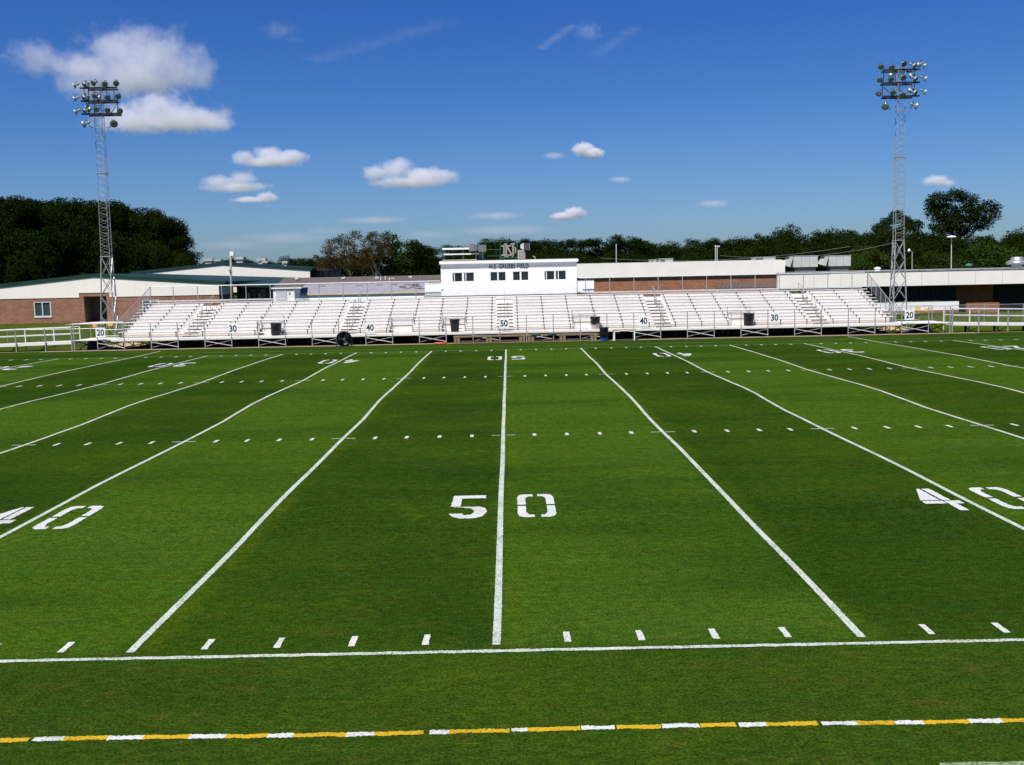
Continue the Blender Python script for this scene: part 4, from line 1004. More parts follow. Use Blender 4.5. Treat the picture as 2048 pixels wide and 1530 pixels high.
gm2 = MB(); ra_, rb_ = at(542,576,YS-.3).x, at(602,576,YS-.3).x; zg = at(570,575.5,YS-.3).z; zg2 = at(560,566.5,YC+2).z
gm2.prism([(ra_,YS-.10,zg+.02),(rb_,YS-.10,zg+.02),(at(608,567,YC+2).x,YC+3,zg2),(at(552,567,YC+2).x,YC+3,zg2)], (0,0,-.06)); gm2.build('front_roof', M['shingle'], cb)
MB().box(ra_-.02, rb_+.02, YS-.14, YS-.101, zg-.10, zg+.03).build('gutter', M['white'], cb)
dq = MB(); d0, d1 = at(552,590,YS).x, at(573,590,YS).x; dz0, dz1 = at(560,600,YS).z, at(560,584,YS).z
dq.box(d0, d1, YS-.05, YS-.002, dz0, dz1); dq.box(d0-.04, d1+.04, YS-.06, YS-.002, dz1, dz1+.05); dq.build('roller_shutter', M['rail'], cb)
MB().box(at(577.5,586,YS).x, at(580.5,586,YS).x, YS-.06, YS-.002, at(579,588,YS).z, at(579,583.5,YS).z).build('emblem_plaque', M['galvd'], cb)
MB().box(at(579,600,YC-.3).x-.1, at(590,600,YC).x+.5, YC-1.2, YC-.3, 0, .5).build('step', M['pave'], cb)

# ------------------------------------------------------------------ long school block, right of the press box
YK = 98
sk = empty('long_school_block', (at(1380,560,YK).x, YK, 0), 'long brick school block with a deep white fascia, right of the press box', 'building')
xk0, xk1 = at(1120,540,YK).x, at(1570,540,YK).x; zk1 = at(1385,524,YK).z; zk0 = at(1385,551.3,YK).z
MB().box(xk0, xk1, YK, YK+14, zk0, zk1).build('fascia', M['fascia'], sk)
MB().box(xk0, at(1552,550,YK+.25).x, YK+.25, YK+.5, 0, zk0-.003).build('brick_wall', M['brick2'], sk)
MB().box(xk0+.3, xk1-.3, YK+.3, YK+13.7, zk1+.002, zk1+.08).build('roof', M['hvac'], sk)
MB().tube((at(1555,560,YK+.5).x, YK+.5, 0), (at(1555,560,YK+.5).x, YK+.5, zk0), .17, 10).build('column', M['tan_post'], sk)
for px, py, wd, hh, nm_ in ((1307,522.5,12,5,'small pale rooftop box left of the wider one on the long school block'), (1332.5,521,27,6.5,'wide low pale rooftop box on the long school block'), (1530,518,42,7,'low pale rooftop unit near the right end of the long school block')):
    a = at(px-wd/2, py+hh/2, YK+5); b_ = at(px+wd/2, py-hh/2, YK+5); h_ = b_.z-(zk1+.08)
    e = empty('rooftop_unit', ((a.x+b_.x)/2, YK+5, zk1+.08), nm_, 'air conditioner', 'rooftop air conditioners')
    MB().box(a.x, b_.x, YK+5, YK+6.5, zk1+.08, b_.z).build('casing', M['hvac'], e); MB().box(a.x-.04, b_.x+.04, YK+4.95, YK+6.55, b_.z+.002, b_.z+.06).build('lid', M['hvac'], e)
    MB().box(a.x+.1, a.x+(b_.x-a.x)*.4, YK+4.97, YK+4.998, zk1+.15, b_.z-.05).build('grille', M['hvacd'], e)

# ribbed brown canopy roof in front of it
YN = 88; cn = empty('walkway_canopy', (at(1525,570,YN).x, YN, 0), 'brown ribbed metal canopy roof behind the right half of the grandstand', 'canopy')
c1_, c2_, c3_, c4_ = at(1432,577,YN), at(1620,572,YN), at(1612,562,YN+3), at(1438,566.5,YN+3)
zc1 = (c1_.z+c2_.z)/2; zc3 = (c3_.z+c4_.z)/2
cm = MB(); cm.prism([(c1_.x,YN,zc1),(c2_.x,YN,zc1),(c3_.x,YN+3,zc3),(c4_.x,YN+3,zc3)], (0,0,-.12)); cm.build('canopy_roof', M['tan_roof'], cn)
cr = MB(); n = 22
for k in range(n+1):
    t_ = k/n; cr.bar((c1_.x+(c2_.x-c1_.x)*t_, YN, zc1+.03), (c4_.x+(c3_.x-c4_.x)*t_, YN+3, zc3+.03), .05, .05)
cr.build('roof_ribs', M['tan_roof'], cn)
for x in (c1_.x+.4, (c1_.x+c2_.x)/2, c2_.x-.4): MB().box(x-.08, x+.08, YN+1.4, YN+1.6, 0, zc1).build('canopy_post', M['tan_post'], cn)

# low right wing with white fascia
YW = 84
lw = empty('low_school_wing', (at(1850,600,YW).x, YW, 0), 'low flat school wing with long white fascia and dark windows on the far right', 'building')
xw0, xw1 = at(1556,560,YW).x, 66.0; zw1 = at(1800,542.8,YW).z; zw0 = at(1800,572,YW).z
fa = MB(); xws = at(1660,560,YW).x; fa.box(xw0, xws, YW, YW+.5, zw0, zw1); fa.box(xws, xw1, YW, YW+20, zw0, zw1)
fa.build('fascia', M['fascia'], lw)
js = MB(); x = at(1628,560,YW).x
while x < xw1: js.box(x-.012, x+.012, YW-.006, YW-.001, zw0, zw1-.03); x += 2.6
js.build('fascia_joints', M['galv'], lw)
MB().box(xw0-.05, xws+.02, YW-.08, YW+.58, zw1+.002, zw1+.10).box(xws, xw1, YW-.06, YW+20, zw1+.004, zw1+.097).build('roof_edge', M['galvd'], lw)
xg = at(1913,600,YW+1.4).x; xb2 = at(1976,600,YW+1.4).x
ww = MB(); ww.box(at(1640,600,YW).x, xg, YW+1.5, YW+1.6, 1.15, zw0-.002); ww.build('window_band', M['dimglass'], lw)
x = at(1757,590,YW).x
while x < xg: MB().box(x-.035, x+.035, YW+1.40, YW+1.497, 1.1, zw0-.004).build('mullion', M['dark'], lw); x += 1.16
MB().box(at(1640,600,YW).x, xg, YW+.85, YW+1.39, .25, 1.10).build('spandrel_panels', M['white'], lw)
MB().box(at(1640,600,YW).x, xg, YW+.87, YW+1.39, 0, .249).build('base_brick', M['brick2'], lw)
MB().box(xg+.002, xb2+2, YW+4.5, YW+4.8, 0, zw0-.002).build('brick_wall', M['brick2'], lw)
MB().box(xg+.002, xb2, YW-.9, YW-.6, 0, .95).build('low_brick_wall', M['brick2'], lw)
MB().box(xb2+2, xw1, YW+6, YW+6.3, 0, zw0-.002).build('recessed_wall', M['dark'], lw)
for x in (xb2+4.5, xb2+8): MB().box(x-.15, x+.15, YW+.2, YW+.5, 0, zw0).build('porch_column', M['dark'], lw)
# large HVAC units between the blocks
def hvac(px0, px1, py0, py1, lab, Y=104):
    a = at(px0, py1, Y); b_ = at(px1, py0, Y); e = empty('large_rooftop_unit', ((a.x+b_.x)/2, Y, a.z), lab, 'air conditioner', 'large rooftop air conditioners')
    w_ = b_.x-a.x
    MB().box(a.x, b_.x, Y, Y+2, a.z+.25, b_.z).build('casing', M['hvac'], e, bevel=.03)
    MB().box(a.x-.04, b_.x+.04, Y-.04, Y+2.04, b_.z+.002, b_.z+.05).build('lid', M['hvac'], e)
    MB().box(a.x+.2, b_.x-.2, Y+.2, Y+1.8, zw1+.1, a.z+.25).build('curb', M['hvacd'], e)
    s_ = MB(); 
    for t_ in (.33, .66): s_.box(a.x+w_*t_-.012, a.x+w_*t_+.012, Y-.006, Y-.001, a.z+.3, b_.z-.05)
    s_.build('panel_seams', M['hvacd'], e)
    # sloping intake hood at the left side
    MB().prism([(a.x-1.0,Y+.1,a.z+.5),(a.x-.35,Y+.1,a.z+.3),(a.x-.02,Y+.1,b_.z-.1),(a.x-.3,Y+.1,b_.z-.05)], (0,1.6,0)).build('intake_hood', M['hvac'], e)
    MB().box(a.x-.5, a.x-.02, Y+.3, Y+1.7, a.z+.35, b_.z-.02).build('dark_louver', M['hvacd'], e)
hvac(1587, 1636, 511.5, 539, 'large grey rooftop air conditioner nearest the long white fascia')
hvac(1658, 1702, 511, 537, 'large grey rooftop air conditioner nearest the right floodlight tower')
# roof vents on the low wing
e = empty('mushroom_vent', (at(2034,540,YW+6).x, YW+6, zw1), 'big silver mushroom shaped exhaust vent on the far right roof', 'roof vent')
q = at(2034, 526, YW+6); Mv = Matrix.Translation((q.x, YW+6, zw1+.1))
hz = at(2034,513.5,YW+6).z-zw1-.1
MB().lathe([(.55,0),(.50,hz*.28)], 20, Mv).build('curb', M['rail'], e); MB().lathe([(.8,hz*.28),(1.0,hz*.33),(1.05,hz*.5),(.85,hz*.66),(.62,hz*.7),(.60,hz*.9),(.5,hz),(.001,hz)], 28, Mv).build('hood', M['silver'], e, smooth=True)
q = at(1755, 541, YW+3); hb = at(1755,534,YW+3).z-zw1-.1
tag(MB().lathe([(.30,0),(.26,hb*.4),(.34,hb*.5),(.28,hb*.75),(.12,hb),(.001,hb)], 16, Matrix.Translation((q.x, YW+3, zw1+.1))).build('exhaust_vent', M['white']), 'small white vent cap on the roof left of the right tower', 'roof vent')
# lamp posts behind
def lamp_post(px, py0, Y, lab, head, wood=False):
    a = at(px, 560, Y); b_ = at(px, py0, Y); e = empty('lamp_post', (a.x, Y, 0), lab, 'lamp post')
    MB().tube((a.x, Y, 0), (b_.x, Y, b_.z), .11 if wood else .075, 8, .07 if wood else .055).build('post', M['post'] if wood else M['rail'], e)
    if head == 'flat': MB().lathe([(.5,-.04),(.62,0),(.5,.12),(.1,.2),(.001,.2)], 16, Matrix.Translation((b_.x, Y, b_.z))).build('lamp_head', M['white'], e, smooth=True)
    if head == 'cross': 
        h_ = MB(); h_.box(b_.x-.1, b_.x+.55, Y-.08, Y+.08, b_.z-.25, b_.z-.1); h_.build('lamp_head', M['rail'], e)
        MB().tube((a.x+.22, Y, 0), (b_.x+.22, Y, b_.z-.3), .06, 8).build('post', M['rail'], e)
    if head == 'side': MB().lathe([(.05,.2),(.16,.1),(.2,-.1),(.1,-.2),(.001,-.2)], 12, Matrix.Translation((b_.x-.45, Y-.1, b_.z+.15))).build('lamp_head', M['white'], e, smooth=True); MB().tube((b_.x, Y, b_.z-.1), (b_.x-.4, Y-.1, b_.z+.2), .025, 6).build('arm', M['galv'], e)
lamp_post(1232.5, 488, 118, 'thin bare pole behind the long white fascia', None)
lamp_post(1431, 490, 118, 'twin pole with small cross lamp behind the long white fascia', 'cross')
lamp_post(1903, 474.5, 116, 'tall grey lamp post with a flat round head on the right', 'flat')
lamp_post(1824.5, 503, 116, 'short wooden pole with a small side lamp just right of the right tower', 'side', True)
tag(MB().lathe([(.001,0),(.45,0),(.42,.12),(.22,.26),(.04,.3),(.001,.3)], 12, Matrix.Translation(at(1938,531.5,112))).build('blue_parasol_top', mat('teal_cloth', (.03,.16,.19), .8)), 'small teal dome showing over the far right roof', 'parasol')
# sagging utility wires over the trees
wr = MB()
for (a, b_) in (((1200,516),(1700,493)), ((1440,511),(1790,485))):
    pa, pb_ = at(*a, 125), at(*b_, 125); prev = pa
    for k in range(1, 17):
        t_ = k/16; q = pa.lerp(pb_, t_); q.z -= 1.0*4*t_*(1-t_); wr.tube(prev, q, .018, 3); prev = q
tag(wr.build('utility_wires', M['galvd']), 'thin utility wires strung in front of the dark trees on the right', 'wires')

# ------------------------------------------------------------------ trees
def leaf_mat(name, a, b_, sc=.35):
    m = bpy.data.materials.new(name); m.use_nodes = True; n = m.node_tree; L = n.links.new; p = n.nodes['Principled BSDF']; p.inputs['Roughness'].default_value = .65; p.inputs['Specular IOR Level'].default_value = .0
    geo = n.nodes.new('ShaderNodeNewGeometry'); oi = n.nodes.new('ShaderNodeObjectInfo')
    tc = n.nodes.new('ShaderNodeTexCoord'); nz = n.nodes.new('ShaderNodeTexNoise'); nz.inputs['Scale'].default_value = sc; nz.inputs['Detail'].default_value = 3
    ad = n.nodes.new('ShaderNodeMath'); ad.operation = 'MULTIPLY_ADD'; ad.inputs[1].default_value = .45
    a2 = n.nodes.new('ShaderNodeMath'); a2.operation = 'MULTIPLY_ADD'; a2.inputs[1].default_value = .28
    rp = n.nodes.new('ShaderNodeValToRGB'); e = rp.color_ramp.elements; e[0].position = .45; e[1].position = 1.0; e[0].color = (*a, 1); e[1].color = (*b_, 1)
    L(tc.outputs['Object'], nz.inputs[0]); L(geo.outputs['Random Per Island'], ad.inputs[0]); L(nz.outputs[0], ad.inputs[2]); L(oi.outputs['Random'], a2.inputs[0]); L(ad.outputs[0], a2.inputs[2]); L(a2.outputs[0], rp.inputs[0]); L(rp.outputs[0], p.inputs['Base Color'])
    return m
M['pine'] = leaf_mat('pine_needles', (.003,.0075,.0012), (.013,.024,.003))
M['leaf'] = leaf_mat('dark_leaves', (.0035,.009,.0013), (.015,.028,.004))
M['leafo'] = leaf_mat('olive_leaves', (.009,.018,.003), (.038,.055,.010))
M['leafg'] = leaf_mat('fresh_leaves', (.007,.022,.003), (.032,.060,.010))
M['leafb'] = leaf_mat('brownish_leaves', (.018,.015,.004), (.048,.038,.012))
def crown_mesh(name, blobs, n_leaf, size, mt, seed, flat=1.0):
    """blobs: (x,y,z,rx,ry,rz); many leaf clumps spread in each blob, denser towards its skin"""
    rg_ = random.Random(seed); vs = []; fs = []
    vol = [b_[3]*b_[4]+b_[3]*b_[5] for b_ in blobs]; tot = sum(vol)
    for b_, v_ in zip(blobs, vol):
        nc = max(6, int(n_leaf*v_/tot/14))
        for _ in range(nc):
            th = rg_.uniform(0, 2*math.pi); cz = rg_.uniform(-1, 1); sz = math.sqrt(1-cz*cz); rr_ = rg_.uniform(.55, 1.0)**.6
            if noise.noise((math.cos(th)*sz*2.2+b_[0], math.sin(th)*sz*2.2, cz*2.2+b_[2])) < -.28: rr_ *= .85
            cx_, cy_, cz_ = b_[0]+b_[3]*rr_*sz*math.cos(th), b_[1]+b_[4]*rr_*sz*math.sin(th), b_[2]+b_[5]*rr_*cz
            for _ in range(14):
                px, py, pz = cx_+rg_.uniform(-1, 1)*size*1.9, cy_+rg_.uniform(-1, 1)*size*1.9, cz_+rg_.uniform(-1, 1)*size*1.3*flat
                s_ = size*rg_.uniform(.5, 1.15); d = Vector((rg_.gauss(0,1), rg_.gauss(0,1), rg_.gauss(0,.8)+.5)).normalized()
                u_ = d.orthogonal().normalized(); u_.rotate(Matrix.Rotation(rg_.uniform(0,6.3), 3, d)); w_ = d.cross(u_)
                n0 = len(vs); c_ = Vector((px, py, pz))
                vs += [c_-u_*s_*.5, c_+w_*s_*.32, c_+u_*s_*.5, c_-w_*s_*.32]; fs.append((n0, n0+1, n0+2, n0+3))
    me = bpy.data.meshes.new(name); me.from_pydata([tuple(v) for v in vs], [], fs); me.update(); me.materials.append(mt); return me
def trunk_mesh(name, h, r_, limbs, mt, seed=0, twigs=0):
    rg_ = random.Random(seed); tb = MB()
    p = Vector((0,0,0)); n = 5
    for k in range(n):
        q = Vector((rg_.uniform(-.12,.12)*h*.1, rg_.uniform(-.12,.12)*h*.1, h*(k+1)/n)); tb.tube(p, q, r_*(1-.7*k/n), 8, r_*(1-.7*(k+1)/n)); p = q
    for (x, y, z, z0) in limbs:
        a = Vector((0,0,z0)); b2 = Vector((x,y,z)); mdl = a.lerp(b2, .5)+Vector((0,0,-.06*h*.3)); tb.tube(a, mdl, r_*.38, 6, r_*.22); tb.tube(mdl, b2, r_*.22, 6, r_*.08)
        for _ in range(twigs):
            e2 = b2+Vector((rg_.uniform(-1,1), rg_.uniform(-1,1), rg_.uniform(.2,1.4)))*h*.13; st0 = mdl.lerp(b2, rg_.uniform(.2,1)); tb.tube(st0, e2, r_*.10, 4, r_*.03)
            for _ in range(3): tb.tube(st0.lerp(e2, rg_.uniform(.4,1)), e2+Vector((rg_.uniform(-1,1), rg_.uniform(-1,1), rg_.uniform(-.2,1)))*h*.06, r_*.045, 3, r_*.015)
    me = bpy.data.meshes.new(name); me.from_pydata(tb.v, [], tb.f); me.materials.append(mt); return me
def make_protos(kind, cnt, seed0):
    out = []
    for i in range(cnt):
        rg_ = random.Random(seed0+i); blobs = []; limbs = []
        if kind == 'pine':       # nominal height 1 unit = 18 m tall, rounded clumpy loblolly crown
            H = 18
            for k in range(17):
                z = rg_.uniform(4.0, 16.4); w_ = 3.4*(1-((z-9.5)/9.5)**2)+.5; a = rg_.uniform(0, 6.3); d = w_*rg_.uniform(.35, .95); rr_ = rg_.uniform(1.2, 2.0)
                blobs.append((d*math.cos(a), d*math.sin(a), z, rr_*1.15, rr_*1.15, rr_*.75)); limbs.append((d*math.cos(a), d*math.sin(a), z, z-1.0))
            blobs.append((0,0,16.6,1.3,1.3,1.3)); blobs.append((0,0,12,2.2,2.2,2.5))
            me = crown_mesh('pine_crown', blobs, 13000, .36, M['pine'], seed0+i); tr = trunk_mesh('pine_trunk', 16.5, .3, limbs, M['bark'], i)
        elif kind == 'broad':
            for k in range(13):
                z = rg_.uniform(2.2, 9.2); w_ = 3.9*math.sqrt(max(.05, 1-((z-5.2)/5.2)**2)); a = rg_.uniform(0, 6.3); d = w_*rg_.uniform(.3, .85); rr_ = rg_.uniform(1.3, 2.2)
                blobs.append((d*math.cos(a), d*math.sin(a), z, rr_, rr_, rr_*.8)); limbs.append((d*math.cos(a), d*math.sin(a), z, 1.8+.3*z))
            blobs.append((0,0,5.8,2.4,2.4,3.2))
            me = crown_mesh('broad_crown', blobs, 13000, .34, M['leaf'], seed0+i); tr = trunk_mesh('broad_trunk', 7, .3, limbs, M['bark'], i)
        out.append((me, tr))
    return out
pines = make_protos('pine', 5, 11); broads = make_protos('broad', 6, 41)
rt = random.Random(77); cnt = {'n': 0}
def tree(x, y, s, proto, name, label, cat, group, mt=None, sz=1.0, base=0.0, sx=None):
    e = empty(name, (x, y, base), label, cat, group); e.rotation_euler.z = rt.uniform(0, 6.28)
    me, tr = proto
    if mt is not None:
        key = me.name+mt.name
        if key not in bpy.data.meshes: m2 = me.copy(); m2.name = key; m2.materials.clear(); m2.materials.append(mt)
        me = bpy.data.meshes[key]
    c_ = link('crown', me, e); t_ = link('trunk', tr, e); sx = sx or s
    for o in (c_, t_): o.scale = (sx, sx, s*sz)
    return e
PG = 'dark pines of the wood behind the gabled school wing'
PL = 'dark tall pine packed in the dense wood behind the gabled school wing'
# front row crown tops measured from the photo skyline
def skyline(px, tab):
    for (a, ya), (b_, yb) in zip(tab, tab[1:]):
        if a <= px <= b_: return ya+(yb-ya)*(px-a)/(b_-a)
    return tab[-1][1]
tabP = [(-80,380),(0,388),(60,398),(140,396),(200,402),(270,412),(330,424),(370,448),(392,500),(400,520)]
px = -70
while px < 372:
    Y = 158+rt.uniform(-4,4); p = at(px, skyline(px, tabP)+rt.uniform(-2,9), Y)
    tree(p.x, Y, p.z/17.9, pines[rt.randrange(5)], 'pine_tree', PL, 'pine tree', PG, sx=p.z/17.9*.88); px += rt.uniform(19, 27)
px = -90
while px < 350:
    Y = 170+rt.uniform(-4,5); p = at(px, skyline(px, tabP)+rt.uniform(-6,6), Y)
    tree(p.x, Y, p.z/17.9, pines[rt.randrange(5)], 'pine_tree', PL, 'pine tree', PG); px += rt.uniform(30, 40)
px = -90
while px < 366:
    Y = 150+rt.uniform(-3,3); p = at(px, skyline(px, tabP)+rt.uniform(38,72), Y)
    tree(p.x, Y, p.z/10.4, broads[rt.randrange(6)], 'broadleaf_tree', 'dark lower tree under the pines behind the gabled school wing', 'tree', 'lower trees under the pines', sx=p.z/10.4*.62); px += rt.uniform(26, 38)
for px, py, lab in ((380,470,'last pine at the right edge of the dense left wood, sloping down'), (388,505,'small tree at the foot of the last pine of the left wood')):
    p = at(px, py, 156); tree(p.x-1.5, 156, p.z/17.9 if py < 480 else p.z/10.4, pines[1] if py < 480 else broads[2], 'pine_tree' if py < 480 else 'broadleaf_tree', lab, 'tree', None, sx=(.72 if py < 480 else .55))
for px, py, lab in ((140,549,'low olive bush right behind the green roof, left one'), (175,543,'low olive bush right behind the green roof, taller one')):
    p = at(px, py, 132); tree(p.x, 132, p.z/10.4, broads[3 if px < 150 else 1], 'broadleaf_bush', lab, 'bush', 'olive bushes behind the green roof', M['leafo'], sx=.55)
# far low tree line, left-centre
tabM = [(395,520),(430,516),(480,513),(520,516),(560,512),(600,505),(640,508),(665,515)]
px = 400
while px < 668:
    Y = 235+rt.uniform(-8,8); p = at(px, skyline(px, tabM)+rt.uniform(-2,4), Y)
    tree(p.x, Y, p.z/10.4, broads[rt.randrange(6)], 'broadleaf_tree', 'distant low dark tree beyond the farther gabled hall', 'tree', 'distant trees beyond the gabled halls', sx=p.z/10.4*.85); px += rt.uniform(22, 30)
# far tree line behind the press box and the long block
tabR = [(840,500),(880,497),(905,492),(930,488),(960,480),(1000,478),(1040,478),(1080,482),(1130,476),(1160,478),(1190,480),(1240,474),(1290,482),(1340,486),(1400,482),(1450,474),(1500,480),(1530,482)]
px = 846
while px < 1540:
    Y = 205+rt.uniform(-6,6); p = at(px, skyline(px, tabR)+rt.uniform(-4,5), Y)
    pr_ = (broads if rt.random() < .45 else pines)[rt.randrange(5)]; hN = 10.0 if pr_ in broads else 17.4
    tree(p.x, Y, p.z/hN, pr_, 'dark_tree', 'dark rounded tree of the far line behind the press box and long school block', 'tree', 'far tree line right of centre', sx=p.z/hN*(.92 if hN < 12 else 1.25)); px += rt.uniform(19, 30)
px = 850
while px < 1540:
    Y = 192+rt.uniform(-5,5); p = at(px, skyline(px, tabR)+rt.uniform(14,26), Y)
    tree(p.x, Y, p.z/10.4, broads[rt.randrange(6)], 'dark_tree', 'dark rounded tree of the far line behind the press box and long school block', 'tree', 'far tree line right of centre', sx=p.z/10.4*1.05); px += rt.uniform(20, 30)
# right hand trees, nearer
tabQ = [(1520,462),(1545,453),(1600,449),(1640,456),(1680,452),(1720,447),(1760,446),(1790,428),(1830,450),(1870,462),(1920,468),(1960,470),(2000,458),(2048,454),(2090,450)]
px = 1526
while px < 2090:
    Y = 160+rt.uniform(-6,6); p = at(px, skyline(px, tabQ)+rt.uniform(-2,8), Y)
    tree(p.x, Y, p.z/10.4, broads[rt.randrange(6)], 'broadleaf_tree', 'dark broadleaf tree of the thick belt behind the right roofs', 'tree', 'tree belt behind the right roofs', sx=p.z/10.4*.70); px += rt.uniform(20, 28)
px = 1530
while px < 2090:
    Y = 148+rt.uniform(-4,4); p = at(px, skyline(px, tabQ)+rt.uniform(20,40), Y)
    tree(p.x, Y, p.z/10.4, broads[rt.randrange(6)], 'broadleaf_tree', 'dark broadleaf tree of the thick belt behind the right roofs', 'tree', 'tree belt behind the right roofs', sx=p.z/10.4*.85); px += rt.uniform(26, 34)
for px, py, Y, w_, mt, lab in ((1740,478,138,1.0,'leafo','olive green rounded tree just left of the right tower'), (1722,500,134,.55,'leafg','small bright bush behind the large rooftop unit'), (1875,498,136,.7,'leafo','low olive tree left of the round-headed lamp post'),
        (1985,480,136,1.0,'leafg','bright green spreading tree at the far right'), (2040,490,132,.8,'leafg','bright green tree cut by the right picture edge'), (1925,522,128,.35,'leafo','small yellowish bush right of the round-headed lamp post'), (1810,505,140,.75,'leaf','low dark tree right behind the right tower'), (1940,500,140,.8,'leaf','low dark tree beside the bright spreading one')):
    p = at(px, py, Y); tree(p.x, Y, p.z/10.4, broads[rt.randrange(6)], 'broadleaf_tree', lab, 'tree', None, M[mt], sx=w_)
# the big oak standing above the others
def custom_tree(px0, Y, blobs_px, mt, name, label, trunk_h, seed, size=.30, n_leaf=15000, bark='bark', twigs=0, tr_r=.4):
    cx_ = at(px0, 540, Y).x; blobs = []; limbs = []
    for (px, py, rpx, rpy) in blobs_px:
        q = at(px, py, Y); sc = (Y-CAM.y)/FOC; rr_ = rpx*sc; rz_ = rpy*sc; dy = random.Random(px).uniform(-1, 1)*rr_*.8
        blobs.append((q.x-cx_, dy, q.z, rr_, rr_, rz_)); limbs.append((q.x-cx_, dy, q.z, min(q.z*.6, trunk_h)))
    e = empty(name, (cx_, Y, 0), label, 'tree')
    link('crown', crown_mesh(name+'_crown', blobs, n_leaf, size, mt, seed), e); link('trunk', trunk_mesh(name+'_trunk', trunk_h, tr_r, limbs, M[bark], seed, twigs), e)
custom_tree(1912, 168, [(1880,400,20,14),(1905,392,18,12),(1868,425,14,14),(1895,425,26,18),(1935,402,16,12),(1925,430,22,18),(1885,455,22,14),(1950,425,16,12),(1975,412,14,10),(1985,430,12,12),(1965,445,20,14),(1930,462,18,12),(1990,412,8,6),(1862,410,7,8),(1905,445,20,14)], M['leaf'], 'big_oak', 'tallest spreading oak rising above the right tree belt', 9, 5, size=.36, n_leaf=17000)
custom_tree(1788, 165, [(1790,432,12,9),(1806,442,12,8),(1775,446,14,9),(1830,450,16,10),(1760,456,14,8)], M['leaf'], 'peaked_tree', 'pointed tree top just left of the right tower mast', 10, 6, n_leaf=5000)
# thin dying trees left of the press box
custom_tree(700, 140, [(668,488,16,12),(690,478,14,10),(655,500,12,12),(672,512,20,14),(712,470,12,9),(700,498,20,14),(722,512,22,14),(700,526,30,14),(662,528,22,14)], M['leafb'], 'thinning_tree', 'thin brownish tree with pale branches showing, left of the press box', 6, 8, size=.22, n_leaf=9500, bark='palebark', twigs=9, tr_r=.22)
custom_tree(752, 138, [(748,474,14,10),(735,490,16,14),(762,486,14,16),(745,508,22,14),(770,505,16,18),(740,528,26,14)], M['leafb'], 'bare_tree', 'rusty brown tree with pale twigs beside the green leafy trees', 6, 9, size=.22, n_leaf=7500, bark='palebark', twigs=9, tr_r=.2)
custom_tree(788, 141, [(778,474,14,8),(784,486,20,14),(800,500,22,16),(775,508,20,18),(796,522,28,16),(770,530,24,14),(762,545,30,12),(800,545,30,12)], M['leafg'], 'green_tree', 'full green leafy tree rising right of the rusty brown one', 6, 10, size=.30, n_leaf=9000)
custom_tree(836, 143, [(826,490,14,8),(834,502,20,14),(850,506,16,14),(838,520,26,18),(820,525,24,16),(860,525,18,14)], M['leaf'], 'green_tree', 'dark green leafy tree nearest the press box on its left', 6, 12, size=.30, n_leaf=9000)
for px, py, w_, mt, lab in ((655,506,.5,'leafb','brownish low tree below the thin half bare tree'), (692,500,.55,'leafb','brownish undergrowth tree under the pale branches'), (728,490,.6,'leafo','olive tree between the bare branches and the green tree'), (812,512,.5,'leaf','low dark tree between the two full green trees')):
    p = at(px, py, 145); tree(p.x, 145+rt.uniform(-2,2), p.z/10.4, broads[rt.randrange(6)], 'broadleaf_tree', lab, 'tree', None, M[mt], sx=w_)

